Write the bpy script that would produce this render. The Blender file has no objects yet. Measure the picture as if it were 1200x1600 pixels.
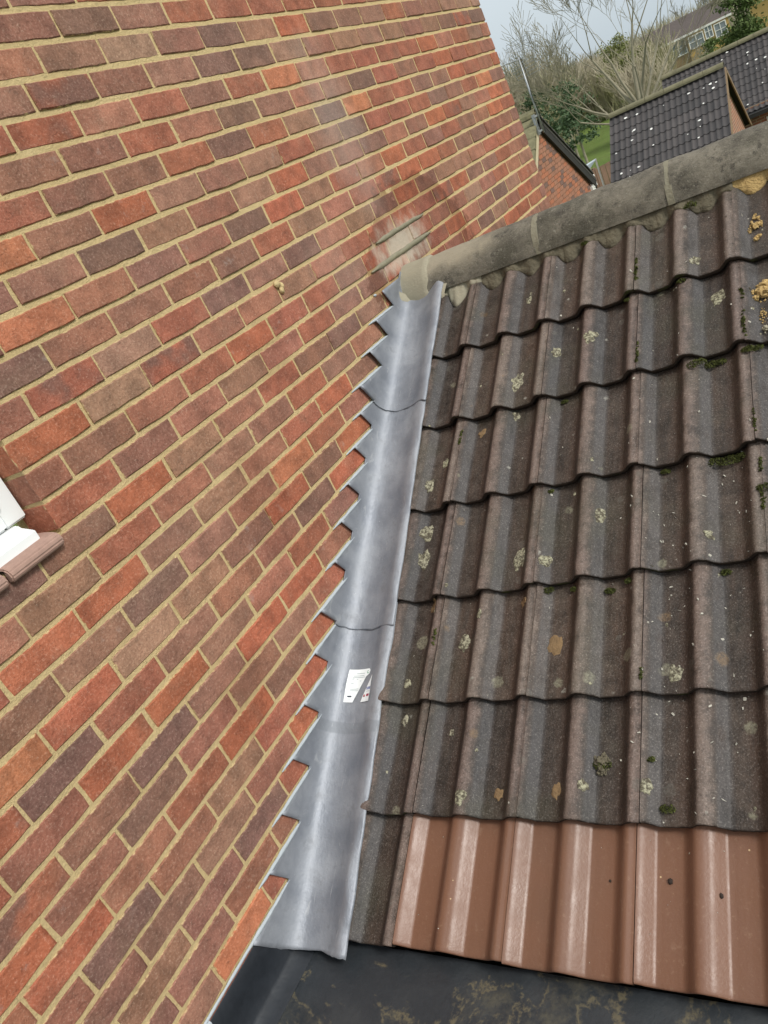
import bpy, bmesh, math, random
from mathutils import Vector, Matrix, noise as mn
R = math.radians
SC = bpy.context.scene
COL = SC.collection
rnd = random.Random(7)

# ------------------------------------------------------------------ camera
CAM = Vector((1.60283, -1.84222, -0.67654))
RIGHT = Vector((0.8117084, 0.4116342, -0.4143511))
DOWN = Vector((-0.1655768, -0.5181465, -0.8391117))
FWD = Vector((-0.5601016, 0.7497210, -0.3524268))
FPX = 1270.05                      # focal length for a 1600 px tall frame
cd = bpy.data.cameras.new('camera')
cam = bpy.data.objects.new('camera', cd)
COL.objects.link(cam)
cam.matrix_world = Matrix(((RIGHT.x, -DOWN.x, -FWD.x, CAM.x), (RIGHT.y, -DOWN.y, -FWD.y, CAM.y),
                           (RIGHT.z, -DOWN.z, -FWD.z, CAM.z), (0, 0, 0, 1)))
cd.sensor_fit = 'VERTICAL'
cd.sensor_height = 36
cd.lens = FPX / 1600 * 36
cd.clip_start = 0.02
cd.clip_end = 3000
SC.camera = cam
SC.render.resolution_x, SC.render.resolution_y = 768, 1024

# ------------------------------------------------------------------ sky, sun, exposure
SUN_EL, SUN_AZ = R(44), R(104)      # azimuth clockwise from +Y
W = bpy.data.worlds.new('World')
SC.world = W
W.use_nodes = True
wn = W.node_tree
wn.nodes.clear()
sky = wn.nodes.new('ShaderNodeTexSky')
sky.sky_type = 'NISHITA'
sky.sun_disc = False
sky.sun_elevation = SUN_EL
sky.sun_rotation = SUN_AZ
sky.air_density = 1.0
sky.dust_density = 4.0
sky.ozone_density = 1.0
hs = wn.nodes.new('ShaderNodeHueSaturation')
hs.inputs['Saturation'].default_value = 0.3
tcw = wn.nodes.new('ShaderNodeTexCoord')
spw = wn.nodes.new('ShaderNodeSeparateXYZ')
wn.links.new(tcw.outputs['Generated'], spw.inputs[0])
mrw = wn.nodes.new('ShaderNodeMapRange')             # standard overcast dome: zenith about twice the horizon
mrw.inputs[1].default_value, mrw.inputs[2].default_value = 0.0, 1.0
wn.links.new(spw.outputs[2], mrw.inputs[0])
cld = wn.nodes.new('ShaderNodeMix')
cld.data_type = 'RGBA'
cld.inputs[6].default_value = (3.75, 4.3, 4.65, 1)
cld.inputs[7].default_value = (6.6, 7.0, 7.3, 1)
wn.links.new(mrw.outputs[0], cld.inputs[0])
mixc = wn.nodes.new('ShaderNodeMix')
mixc.data_type = 'RGBA'
mixc.inputs[0].default_value = 0.8
wn.links.new(cld.outputs[2], mixc.inputs[7])
bg = wn.nodes.new('ShaderNodeBackground')
bg.inputs['Strength'].default_value = 0.1
wo = wn.nodes.new('ShaderNodeOutputWorld')
wn.links.new(sky.outputs[0], hs.inputs['Color'])
wn.links.new(hs.outputs[0], mixc.inputs[6])
wn.links.new(mixc.outputs[2], bg.inputs[0])
wn.links.new(bg.outputs[0], wo.inputs[0])
sd = bpy.data.lights.new('sun', 'SUN')
sd.energy = 1.5
sd.angle = R(13)
sd.color = (1.0, 0.96, 0.9)
sun = bpy.data.objects.new('sun', sd)
COL.objects.link(sun)
sdir = Vector((math.sin(SUN_AZ) * math.cos(SUN_EL), math.cos(SUN_AZ) * math.cos(SUN_EL), math.sin(SUN_EL)))
sun.rotation_euler = sdir.to_track_quat('Z', 'Y').to_euler()
SC.view_settings.view_transform = 'Standard'
SC.view_settings.look = 'None'
SC.view_settings.gamma = 1
SC.view_settings.use_curve_mapping = False
SC.view_settings.exposure = 0.8

# ------------------------------------------------------------------ material helper
class G:
    def __init__(s, name, rough=0.8, metal=0.0, spec=0.4):
        s.m = bpy.data.materials.new(name)
        s.m.use_nodes = True
        s.t = s.m.node_tree
        s.b = s.t.nodes['Principled BSDF']
        s.b.inputs['Roughness'].default_value = rough
        s.b.inputs['Metallic'].default_value = metal
        s.b.inputs['Specular IOR Level'].default_value = spec
    def n(s, typ): return s.t.nodes.new(typ)
    def put(s, sock, v):
        if isinstance(v, (int, float)):
            sock.default_value = v
        elif isinstance(v, (tuple, list)):
            if sock.type == 'RGBA': sock.default_value = (*v[:3], 1)
            else: sock.default_value = v[:3]
        else:
            s.t.links.new(v, sock)
    def pos(s): return s.n('ShaderNodeNewGeometry').outputs['Position']
    def obj(s): return s.n('ShaderNodeTexCoord').outputs['Object']
    def vmath(s, op, a, b):
        x = s.n('ShaderNodeVectorMath'); x.operation = op
        s.put(x.inputs[0], a); s.put(x.inputs[1], b)
        return x.outputs[1] if op in ('LENGTH', 'DISTANCE', 'DOT_PRODUCT') else x.outputs[0]
    def math(s, op, a, b=0.0, clamp=False):
        x = s.n('ShaderNodeMath'); x.operation = op; x.use_clamp = clamp
        s.put(x.inputs[0], a); s.put(x.inputs[1], b)
        return x.outputs[0]
    def sep(s, v):
        x = s.n('ShaderNodeSeparateXYZ'); s.put(x.inputs[0], v); return x.outputs
    def noise(s, vec, scale, detail=3, rough=0.55, dist=0.0, col=False):
        x = s.n('ShaderNodeTexNoise')
        if vec is not None: s.put(x.inputs['Vector'], vec)
        x.inputs['Scale'].default_value = scale; x.inputs['Detail'].default_value = detail
        x.inputs['Roughness'].default_value = rough; x.inputs['Distortion'].default_value = dist
        return x.outputs['Color' if col else 'Fac']
    def voro(s, vec, scale, out='Distance', feat='F1', rand=1.0):
        x = s.n('ShaderNodeTexVoronoi'); x.feature = feat
        s.put(x.inputs['Vector'], vec); x.inputs['Scale'].default_value = scale
        x.inputs['Randomness'].default_value = rand
        return x.outputs[out]
    def sm(s, v, lo, hi, a=0.0, b=1.0):
        x = s.n('ShaderNodeMapRange'); x.interpolation_type = 'SMOOTHSTEP'
        s.put(x.inputs[0], v)
        for i, k in enumerate((lo, hi, a, b)): s.put(x.inputs[i + 1], k)
        return x.outputs[0]
    def mix(s, f, a, b, mode='MIX'):
        x = s.n('ShaderNodeMix'); x.data_type = 'RGBA'; x.blend_type = mode
        s.put(x.inputs[0], f); s.put(x.inputs[6], a); s.put(x.inputs[7], b)
        return x.outputs[2]
    def mixf(s, f, a, b):
        x = s.n('ShaderNodeMix'); s.put(x.inputs[0], f); s.put(x.inputs[2], a); s.put(x.inputs[3], b)
        return x.outputs[0]
    def scale(s, c, f):
        x = s.n('ShaderNodeVectorMath'); x.operation = 'SCALE'
        s.put(x.inputs[0], c); s.put(x.inputs['Scale'], f); return x.outputs[0]
    def attr(s, name, out='Fac'):
        x = s.n('ShaderNodeAttribute'); x.attribute_name = name; return x.outputs[out]
    def rand(s): return s.n('ShaderNodeObjectInfo').outputs['Random']
    def bump(s, h, dist=0.002, strength=1.0):
        x = s.n('ShaderNodeBump'); x.inputs['Strength'].default_value = strength
        x.inputs['Distance'].default_value = dist
        s.put(x.inputs['Height'], h); s.t.links.new(x.outputs[0], s.b.inputs['Normal'])
    def color(s, c): s.put(s.b.inputs['Base Color'], c); return s
    def rough(s, c): s.put(s.b.inputs['Roughness'], c)

def plain(name, c, rough=0.7, metal=0.0, var=0.25, scale=8.0, bump=0.0, bscale=60.0, spec=0.4):
    g = G(name, rough, metal, spec)
    p = g.pos()
    f = g.noise(p, scale, 4)
    g.color(g.mix(f, tuple(k * (1 - var) for k in c), tuple(k * (1 + var) for k in c)))
    if bump: g.bump(g.noise(p, bscale, 3), bump)
    return g.m

# ------------------------------------------------------------------ object helpers
def link(o):
    COL.objects.link(o); return o
def mesh(name, vs, fs, mats=(), smooth=False, mi=None):
    me = bpy.data.meshes.new(name)
    me.from_pydata([tuple(v) for v in vs], [], fs)
    for m in (mats if isinstance(mats, (list, tuple)) else [mats]): me.materials.append(m)
    if mi: me.polygons.foreach_set('material_index', mi)
    if smooth: me.polygons.foreach_set('use_smooth', [True] * len(me.polygons))
    me.update()
    return me
def empty(name, loc, label, cat, group=None):
    o = link(bpy.data.objects.new(name, None)); o.location = loc
    o.empty_display_size = 0.1
    return tag(o, label, cat, group)
def tag(o, label=None, cat=None, group=None, kind=None):
    if label: o['label'] = label
    if cat: o['category'] = cat
    if group: o['group'] = group
    if kind: o['kind'] = kind
    return o
WLOC = {}
def part(name, me, parent=None, mw=None, label=None, kind=None):
    """mesh object; mw is its world matrix, parents are pure translations"""
    o = link(bpy.data.objects.new(name, me))
    mw = mw or Matrix.Identity(4)
    if parent is not None:
        o.parent = parent
        base = parent.get('_w') or None
        w = WLOC.get(parent.name, Matrix.Translation(parent.location))
        o.matrix_basis = w.inverted() @ mw
    else:
        o.matrix_basis = mw
    WLOC[o.name] = mw
    if label: o['label'] = label
    if kind: o['kind'] = kind
    return o
class MB:
    def __init__(s): s.v = []; s.f = []; s.mi = []
    def quad(s, a, b, c, d, m=0):
        k = len(s.v); s.v += [a, b, c, d]; s.f.append((k, k + 1, k + 2, k + 3)); s.mi.append(m)
    def poly(s, pts, m=0):
        k = len(s.v); s.v += list(pts); s.f.append(tuple(range(k, k + len(pts)))); s.mi.append(m)
    def box(s, c, d, m=0, ax=None):
        """centre, full size, optional axes"""
        c = Vector(c); ax = ax or (Vector((1, 0, 0)), Vector((0, 1, 0)), Vector((0, 0, 1)))
        k = len(s.v)
        for z in (-.5, .5):
            for y in (-.5, .5):
                for x in (-.5, .5): s.v.append(c + ax[0] * (x * d[0]) + ax[1] * (y * d[1]) + ax[2] * (z * d[2]))
        for q in ((0, 2, 3, 1), (4, 5, 7, 6), (0, 1, 5, 4), (2, 6, 7, 3), (0, 4, 6, 2), (1, 3, 7, 5)):
            s.f.append(tuple(k + i for i in q)); s.mi.append(m)
    def tube(s, a, b, ra, rb, n=5, m=0, cap=False):
        a = Vector(a); b = Vector(b); d = (b - a)
        if d.length < 1e-6: return
        d.normalize(); u = d.orthogonal().normalized(); w = d.cross(u); k = len(s.v)
        for (p, r) in ((a, ra), (b, rb)):
            for i in range(n):
                t = 2 * math.pi * i / n; s.v.append(p + u * (r * math.cos(t)) + w * (r * math.sin(t)))
        for i in range(n):
            j = (i + 1) % n; s.f.append((k + i, k + j, k + n + j, k + n + i)); s.mi.append(m)
        if cap:
            s.f.append(tuple(k + n + i for i in range(n))); s.mi.append(m)
            s.f.append(tuple(k + n - 1 - i for i in range(n))); s.mi.append(m)
    def grid(s, rows, m=0, close=False):
        k = len(s.v); nr = len(rows); nc = len(rows[0])
        for r in rows: s.v += list(r)
        for i in range(nr - 1):
            for j in range(nc - 1):
                a = k + i * nc + j; s.f.append((a, a + 1, a + nc + 1, a + nc)); s.mi.append(m)
    def me(s, name, mats, smooth=False):
        return mesh(name, s.v, s.f, mats, smooth, s.mi)
def nz(x, y, z=0.0, sc=1.0): return mn.noise(Vector((x * sc, y * sc, z * sc)))
def px(x, y):
    d = RIGHT * ((x - 600) / FPX) + DOWN * ((y - 800) / FPX) + FWD
    return d
def at(x, y, dist):
    """point seen near photo pixel (x, y) at a horizontal distance"""
    d = px(x, y); return CAM + d * (dist / math.hypot(d.x, d.y))
def proj(P):
    c = Vector(P) - CAM; z = c.dot(FWD)
    if z < 0.05: return None
    return 600 + FPX * c.dot(RIGHT) / z, 800 + FPX * c.dot(DOWN) / z

# ------------------------------------------------------------------ roof frame (x across, s up the slope, n out)
PITCH = 0.537461; OFF = -1.751201
CP, SP = math.cos(PITCH), math.sin(PITCH)
def RP(x, s, n): return Vector((x, s * CP - n * SP, OFF + s * SP + n * CP))
ROOFM = Matrix.Translation((0, 0, OFF)) @ Matrix.Rotation(PITCH, 4, 'X')
RIDGE_Y, RIDGE_Z, RIDGE_R = 1.15, -1.162, 0.125
GROUND = -5.2

# ------------------------------------------------------------------ materials: wall
def wall_stain(g, p, c):
    """cement bloom left on the wall around the ridge, with a wet arch round it"""
    x, y, z = g.sep(p)[0], g.sep(p)[1], g.sep(p)[2]
    nn = g.noise(p, 9, 4, .6)
    def ell(cy, cz, ry, rz):
        a = g.math('DIVIDE', g.math('SUBTRACT', y, cy), ry); b = g.math('DIVIDE', g.math('SUBTRACT', z, cz), rz)
        return g.math('SQRT', g.math('ADD', g.math('MULTIPLY', a, a), g.math('MULTIPLY', b, b)))
    d1 = g.math('ADD', ell(1.22, -0.965, .34, .13), g.math('MULTIPLY', g.math('SUBTRACT', g.noise(g.vmath('MULTIPLY', p, (1.0, 9.0, 6.0)), 1.6, 5, .65), .5), 1.7))
    m1 = g.sm(d1, .25, .95, .62, 0.0)
    d2 = g.math('ADD', ell(1.40, -1.03, .52, .310), g.math('ADD', g.math('MULTIPLY', g.math('SUBTRACT', g.noise(p, 4.5, 4, .6), .5), 1.1), g.math('MULTIPLY', g.math('SUBTRACT', g.noise(p, 42, 4, .7), .5), .22)))
    wet = g.math('MULTIPLY', g.math('MULTIPLY', g.sm(d2, .955, .985, 1.0, 0.0), g.sm(d2, .5, .88, .35, 1.0)), .72)
    d3 = g.math('ADD', ell(1.12, -0.50, .20, .42), g.math('MULTIPLY', g.math('SUBTRACT', nn, .5), .9))
    m3 = g.sm(d3, .2, 1.15, .20, 0.0)
    d4 = g.math('ADD', ell(0.70, -0.90, .22, .22), g.math('MULTIPLY', g.math('SUBTRACT', nn, .5), .9))
    m4 = g.sm(d4, .2, 1.1, .08, 0.0)
    d5 = g.math('ADD', ell(-.20, -1.33, .12, .24), g.math('MULTIPLY', g.math('SUBTRACT', nn, .5), 1.3))
    d6 = g.math('ADD', ell(.16, -1.02, .10, .17), g.math('MULTIPLY', g.math('SUBTRACT', nn, .5), 1.3))
    d7 = g.math('ADD', ell(-.62, -1.72, .16, .16), g.math('MULTIPLY', g.math('SUBTRACT', nn, .5), 1.3))
    damp = g.sm(g.math('MINIMUM', d5, g.math('MINIMUM', d6, d7)), .4, 1.05, .26, 0.0)
    wet = g.math('MAXIMUM', wet, damp)
    c = g.mix(wet, c, g.mix(1.0, c, (.52, .38, .30), 'MULTIPLY'))
    c = g.mix(g.math('MAXIMUM', m3, m4), c, (.52, .47, .41))
    c = g.mix(m1, c, (.58, .53, .43))
    return c, wet

def brick_mat(name, src):
    g = G(name, .82, 0, .35)
    if src == 'obj':
        oi = g.n('ShaderNodeObjectInfo')
        base, dark, rv = oi.outputs['Color'], oi.outputs['Alpha'], oi.outputs['Random']
    else:
        a = g.n('ShaderNodeAttribute'); a.attribute_name = 'tint'
        base, dark = a.outputs['Color'], a.outputs['Alpha']
        rv = g.n('ShaderNodeNewGeometry').outputs['Random Per Island']
    p = g.pos()
    pr = g.vmath('ADD', p, g.scale((7.0, 13.0, 5.0), rv))
    mid = g.noise(pr, 16, 4, .6)
    fine = g.noise(p, 150, 5, .85)
    big = g.noise(pr, 9, 2)
    mid2 = g.noise(pr, 6, 3, .6)
    c = g.mix(g.sm(mid, .28, .72), g.scale(base, .74), g.scale(base, 1.22))
    c = g.mix(g.sm(mid2, .52, .72, 0, .5), c, g.mix(.5, c, (.30, .19, .125)))
    c = g.mix(g.sm(mid2, .46, .30, 0, .45), c, g.scale(c, .68))
    cr2 = g.noise(g.vmath('MULTIPLY', pr, (1.0, 26.0, 60.0)), 1.0, 4, .7, 1.5)
    c = g.mix(g.sm(cr2, .60, .66, 0, .5), c, g.scale(c, .5))
    # fired patches: darker purple skin on one end of some bricks
    c = g.mix(g.math('MULTIPLY', g.math('MULTIPLY', g.sm(g.math('ADD', big, g.math('MULTIPLY', g.math('SUBTRACT', mid, .5), .35)), .42, .64), .75), dark), c, (.150, .086, .068))
    # sand grain
    c = g.mix(g.sm(fine, .51, .68, 0, .7), c, g.mix(.45, g.scale(c, 1.8), (.5, .42, .33)))
    c = g.mix(g.sm(fine, .47, .32, 0, .7), c, g.scale(c, .45))
    # pale bloom on a few
    bl = g.math('MULTIPLY', g.sm(g.noise(pr, 21, 4, .65), .60, .78), g.sm(rv, .55, .9, 0, .4))
    c = g.mix(bl, c, (.46, .40, .36))
    if src == 'obj':
        o = g.sep(g.obj())
        ey = g.math('SUBTRACT', .1085, g.math('ABSOLUTE', o[1])); ez = g.math('SUBTRACT', .0325, g.math('ABSOLUTE', o[2]))
        e = g.math('MINIMUM', ey, ez)
        en = g.math('ADD', e, g.math('MULTIPLY', g.math('SUBTRACT', g.noise(p, 55, 4, .65), .5), .017))
        c = g.mix(g.math('MULTIPLY', g.sm(en, .0012, -.0022, 0, .9), g.sm(o[0], -.007, -.005)), c, (.56, .43, .22))
    c, wet = wall_stain(g, p, c)
    g.color(c)
    g.rough(g.mixf(wet, .85, .55))
    g.bump(g.math('ADD', g.math('MULTIPLY', fine, .5), g.math('MULTIPLY', g.noise(pr, 70, 5, .7), 1.4)), .0030, 1.0)
    return g.m
M_BRICK = brick_mat('brick_clay', 'obj')
M_BRICKS = brick_mat('brick_clay_joined', 'attr')
g = G('mortar_sand', .92, 0, .25)
p = g.pos()
f = g.noise(p, 150, 5, .8)
c = g.mix(g.noise(p, 7, 4), (.60, .45, .215), (.74, .575, .31))
c = g.mix(g.sm(g.noise(p, 30, 4), .55, .75, 0, .5), c, (.46, .36, .18))
c = g.mix(g.sm(f, .58, .75, 0, .5), c, (.80, .67, .43))
c = g.mix(g.sm(f, .38, .25, 0, .6), c, (.27, .21, .12))
c, wet = wall_stain(g, p, c)
g.color(c)
g.bump(g.math('ADD', g.noise(p, 70, 6, .75), g.math('MULTIPLY', f, .6)), .008, 1.0)
M_MORTAR = g.m

# ------------------------------------------------------------------ the brick house wall
DZ = [0.0109, 0.0075, 0.0047, 0.0027, 0.0017, 0.0006, -0.0004, -0.0013, -0.0017, -0.0022, -0.0029, -0.0024, -0.0033, -0.0039, -0.002, -0.0022, -0.0003, -0.0012, -0.0003, 0.0006, 0.0011, 0.0003, 0.0004, -0.0008, -0.0016, -0.0013, -0.0016, -0.001]
DU = [-0.0206, -0.0199, -0.0012, -0.0079, -0.0078, -0.0107, -0.0077, -0.01, -0.0004, -0.02, -0.02, -0.0127, -0.0213, -0.0151, 0.009, 0.0095, 0.0151, 0.0022, 0.0162, 0.0098, 0.0153, 0.0095, 0.0217, 0.0226, 0.0143, 0.0151, 0.0065, 0.0084]
def zline(r): return -r * .075 + DZ[min(max(r, 1), 28) - 1]
def ushift(r): return DU[min(max(r, 1), 28) - 1]
CORNER_Y = 3.145
JAMB_Y, WIN_Z0, WIN_Z1, WIN_Y0 = -0.803, zline(14) - .001, zline(0) + .004, -2.02
# tones: linear base colour and how much purple firing skin they show
TONE = {'B': (.275, .108, .068, .25), 'b': (.240, .108, .074, .3), 'R': (.370, .102, .047, .0), 'r': (.315, .098, .054, .12),
        'O': (.440, .150, .068, .0), 'D': (.168, .092, .070, .4), 'd': (.212, .104, .072, .3), 'T': (.275, .142, .090, .12),
        't': (.320, .190, .125, .05), 'P': (.325, .132, .083, .08), 'M': (.325, .095, .050, 1.0)}
# tones read off the wall, (course, left end in brick lengths)
TT = {0: (-1, 'bRRrrrrr'), 1: (-1, 'bDbrrrrrr'), 2: (-1.5, 'PTtbDTRdTTrbbTtt'), 3: (-2, 'bMbTDDtPTTTbTdMD'),
      4: (-2.5, 'rMPrbrOPrrrrRPrd'), 5: (-2, 'bbrPDTPTDrbrRr'), 6: (-1.5, 'bbrDrTDOrrdbRr'), 7: (-3, 'ObRTbTrTDrr'),
      8: (-3.5, 'dbDTBTRT'), 9: (-3, 'OPdBDRTr'), 10: (-3.5, 'DBbBdrTPr'), 11: (-4, 'BMtrDTDPT'), 12: (-3.5, 'RtMBPTPr'),
      13: (-4, 'BbPrRrrd'), 14: (-3.5, 'rbPTPrbd'), 15: (-5, 'DdRTPrbD'), 16: (-4.5, 'TrPTbrTP'), 17: (-6, 'rRRdTPrR'),
      18: (-5.5, 'dTDTBOrP'), 19: (-6, 'ORtTdRdR'), 20: (-6.5, 'MDrTPBDR'), 21: (-7, 'rBRRTPrb'), 22: (-6.5, 'MbDTRRPR'),
      23: (-7, 'RBDPbTrR'), 24: (-6.5, 'RPrRdRrP'), 25: (-7, 'PDBTrRB'), 26: (-6.5, 'bdTBRdr'), 27: (-6, 'TbDrPR'), 28: (-6, 'bDBrRr')}
def tone(r, u):
    t = TT.get(r)
    if t:
        i = round(u - t[0])
        if 0 <= i < len(t[1]): return TONE[t[1][i]]
    q = random.Random(r * 977 + int(u * 2) * 31)
    return TONE[q.choices('BbRrODdTtPM', [4, 3, 3, 6, .7, .9, 1.6, 2, .8, 3, .8] if u > 6 else [4, 3, 3.5, 5, 1.0, .8, 1.4, 2, .8, 4, 1.2])[0]]

def brick_shape(L, H, D, seed, n=(5, 2)):
    q = random.Random(seed)
    out = []
    a, b = L / 2, H / 2
    def j(m): return q.uniform(-m, m)
    for i in range(n[0]): out.append((-a + L * i / n[0] + (0 if i else .0012), -b + j(.0015) - (0 if i else -.0012)))
    for i in range(n[1]): out.append((a + j(.0016), -b + H * i / n[1] + (0 if i else .0012)))
    for i in range(n[0]): out.append((a - L * i / n[0], b + j(.0015)))
    for i in range(n[1]): out.append((-a + j(.0016), b - H * i / n[1]))
    k = len(out)
    px_ = q.uniform(-.0015, .0008)
    vs = [(px_, y * (1 - .0045 / a), z * (1 - .0028 / b)) for y, z in out]
    vs += [(px_ - .0028, y, z) for y, z in out] + [(-D, y, z) for y, z in out]
    fs = [tuple(range(k))]
    for t in (0, 1):
        for i in range(k):
            i2 = (i + 1) % k; fs.append((t * k + i, (t + 1) * k + i, (t + 1) * k + i2, t * k + i2))
    return vs, fs
BL = .2165
BV = [brick_shape(BL, .065, .1, s) for s in range(10)]
BM = [mesh('brick', v, f, M_BRICK) for v, f in BV]
HV = [brick_shape(BL / 2 - .005, .065, .1, 50 + s, (2, 2)) for s in range(4)]
HM = [mesh('half_brick', v, f, M_BRICK) for v, f in HV]

house = empty('brick_house', (0, 3.1, GROUND), 'red and brown multi-tone brick house wall rising on the left with yellow sand mortar', 'house')
# wall body and joints: mortar set 3.5 mm behind the brick faces
mb = MB()
mx = -.0048
def mslab(y0, y1, z0, z1): mb.box(((mx - .14) / 2, (y0 + y1) / 2, (z0 + z1) / 2), (-(-.14 - mx), y1 - y0, z1 - z0))
mslab(JAMB_Y + .004, CORNER_Y - .009, GROUND, 2.2)
mslab(-3.4, JAMB_Y + .004, GROUND, WIN_Z0)
mslab(-3.4, JAMB_Y + .004, WIN_Z1, 2.2)
mslab(-3.4, WIN_Y0, WIN_Z0, WIN_Z1)
wall_o = part('wall', mb.me('wall', M_MORTAR), house)
cand = []
for r in range(-14, 52):
    z0, z1 = zline(r), zline(r - 1)
    off = 0 if r % 2 else .5
    for i in range(-14, 14):
        u = i + off
        y0, y1 = u * .225 + ushift(r), (u + 1) * .225 + ushift(r)
        half = False
        if u + 1 > 14: y1 = CORNER_Y + .005; half = True
        if u + 1 == 14: y1 = CORNER_Y + .005
        inwin = z1 < WIN_Z1 + .03 and z0 > WIN_Z0 - .03
        if inwin and y0 < JAMB_Y - .03 and y1 > WIN_Y0:
            if y1 < JAMB_Y + .03: continue
            y0 = JAMB_Y - .005; half = True
        if inwin and abs(y0 - JAMB_Y) < .03: y0 = JAMB_Y - .005
        yc, zc = (y0 + y1) / 2, (z0 + z1) / 2
        # nothing can be seen under the roofs that butt the wall
        zr = OFF + yc * SP / CP if yc < RIDGE_Y else OFF + (2 * RIDGE_Y - yc) * SP / CP
        if -1.0 < yc < 2.6 and zc < zr - .12: continue
        if yc <= -1.0 and zc < -2.5: continue
        a = proj((0, y0, zc)); b = proj((0, y1, zc)); c = proj((0, yc, z0)); d = proj((0, yc, z1)); e = proj((0, yc, zc))
        area = 0
        if a and b and c and d and e and -60 < e[0] < 1260 and -60 < e[1] < 1660:
            area = abs((b[0] - a[0]) * (d[1] - c[1]) - (b[1] - a[1]) * (d[0] - c[0]))
        cand.append((area, r, u, y0, y1, z0, z1, half))
cand.sort(key=lambda t: -t[0])
sv, sf, stint = [], [], []
for k, (area, r, u, y0, y1, z0, z1, half) in enumerate(cand):
    q = random.Random(r * 131 + int(u * 2) * 7)
    t = tone(r, u)
    jj = q.uniform(1.02, 1.22)
    t = tuple(a * .74 + b * .26 for a, b in zip(t[:3], (.275, .118, .076))) + (t[3],)
    col = (t[0] * jj, t[1] * jj * q.uniform(.96, 1.05), t[2] * jj * q.uniform(.95, 1.06), t[3])
    ln = y1 - y0 - q.uniform(.0060, .0105); hh = z1 - z0 - q.uniform(.0105, .0140)
    loc = Vector((q.uniform(-.0022, .0010), (y0 + y1) / 2 + q.uniform(-.001, .001), (z0 + z1) / 2))
    vi = q.randrange(4 if half else 10)
    full = (BL / 2 - .005) if half else BL
    sc = (1, ln / full, hh / .065)
    rot = q.uniform(-.004, .004)
    mw = Matrix.Translation(loc) @ Matrix.Rotation(rot, 4, 'X') @ Matrix.Rotation(q.uniform(-.014, .014), 4, 'Z') @ Matrix.Rotation(q.uniform(-.03, .03), 4, 'Y') @ Matrix.Diagonal((*sc, 1))
    if k < 300 and area > 0:
        o = part('brick', (HM if half else BM)[vi], wall_o, mw)
        o.color = col
    else:
        v, f = (HV if half else BV)[vi]
        b0 = len(sv)
        sv += [mw @ Vector(x) for x in v]; sf += [tuple(b0 + i for i in x) for x in f]; stint += [col] * len(v)
me = mesh('brickwork', sv, sf, M_BRICKS)
ca = me.color_attributes.new('tint', 'FLOAT_COLOR', 'POINT')
ca.data.foreach_set('color', [x for c in stint for x in c])
part('brickwork', me, wall_o, kind='stuff')

# mortar snots and fresh repointing beside the ridge
M_FRESH = plain('fresh_mortar', (.30, .275, .20), .75, 0, .18, 14, .002, 120)
M_FRESHD = plain('fresh_mortar_damp', (.215, .195, .13), .6, 0, .25, 30, .003, 90)
def ragged_strip(ya, yb, z, h, x, m, seed):
    b = MB(); n = 26; rows = [[], [], [], []]
    for i in range(n + 1):
        y = ya + (yb - ya) * i / n; e = min(1, 6 * min(i, n - i) / n + .15)
        hh = h * e * (.75 + .5 * (nz(y, seed, 0, 25) + .5))
        zz = z + .004 * nz(y, seed + 3, 0, 12)
        rows[0].append(Vector((-.003, y, zz - hh / 2))); rows[1].append(Vector((x, y, zz - hh * .3)))
        rows[2].append(Vector((x * .9, y, zz + hh * .3))); rows[3].append(Vector((-.003, y, zz + hh / 2)))
    b.grid(rows)
    return b.me('mortar_strip', m, True)
part('mortar_strip', ragged_strip(1.02, 1.50, zline(12) + .003, .020, .0045, M_FRESHD, 1), wall_o, label='fresh grey mortar in bed joint above the ridge')
part('mortar_strip', ragged_strip(.90, 1.50, zline(13) - .002, .022, .0045, M_FRESHD, 5), wall_o)

def lump_mesh(name, rx, ry, rz, seed, m, sub=2, amp=.35, freq=3.0, smooth=True):
    bm = bmesh.new(); bmesh.ops.create_icosphere(bm, subdivisions=sub, radius=1)
    for v in bm.verts:
        d = 1 + amp * mn.noise(v.co * freq * .5 + Vector((seed * 7.3, seed, 0))) + amp * .5 * mn.noise(v.co * freq * 1.4 + Vector((seed, 3, seed)))
        v.co = Vector((v.co.x * d * rx, v.co.y * d * ry, v.co.z * d * rz))
    me = bpy.data.meshes.new(name); bm.to_mesh(me); bm.free(); me.materials.append(m)
    if smooth: me.polygons.foreach_set('use_smooth', [True] * len(me.polygons))
    return me
for i, (y, z, sx) in enumerate([(.325, -.838, .016), (.335, -.862, .010), (.345, -.85, .008)]):
    part('mortar_snot', lump_mesh('mortar_snot', .008, sx, .012, i + 3, M_MORTAR), wall_o, Matrix.Translation((.002, y, z)))

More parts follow.
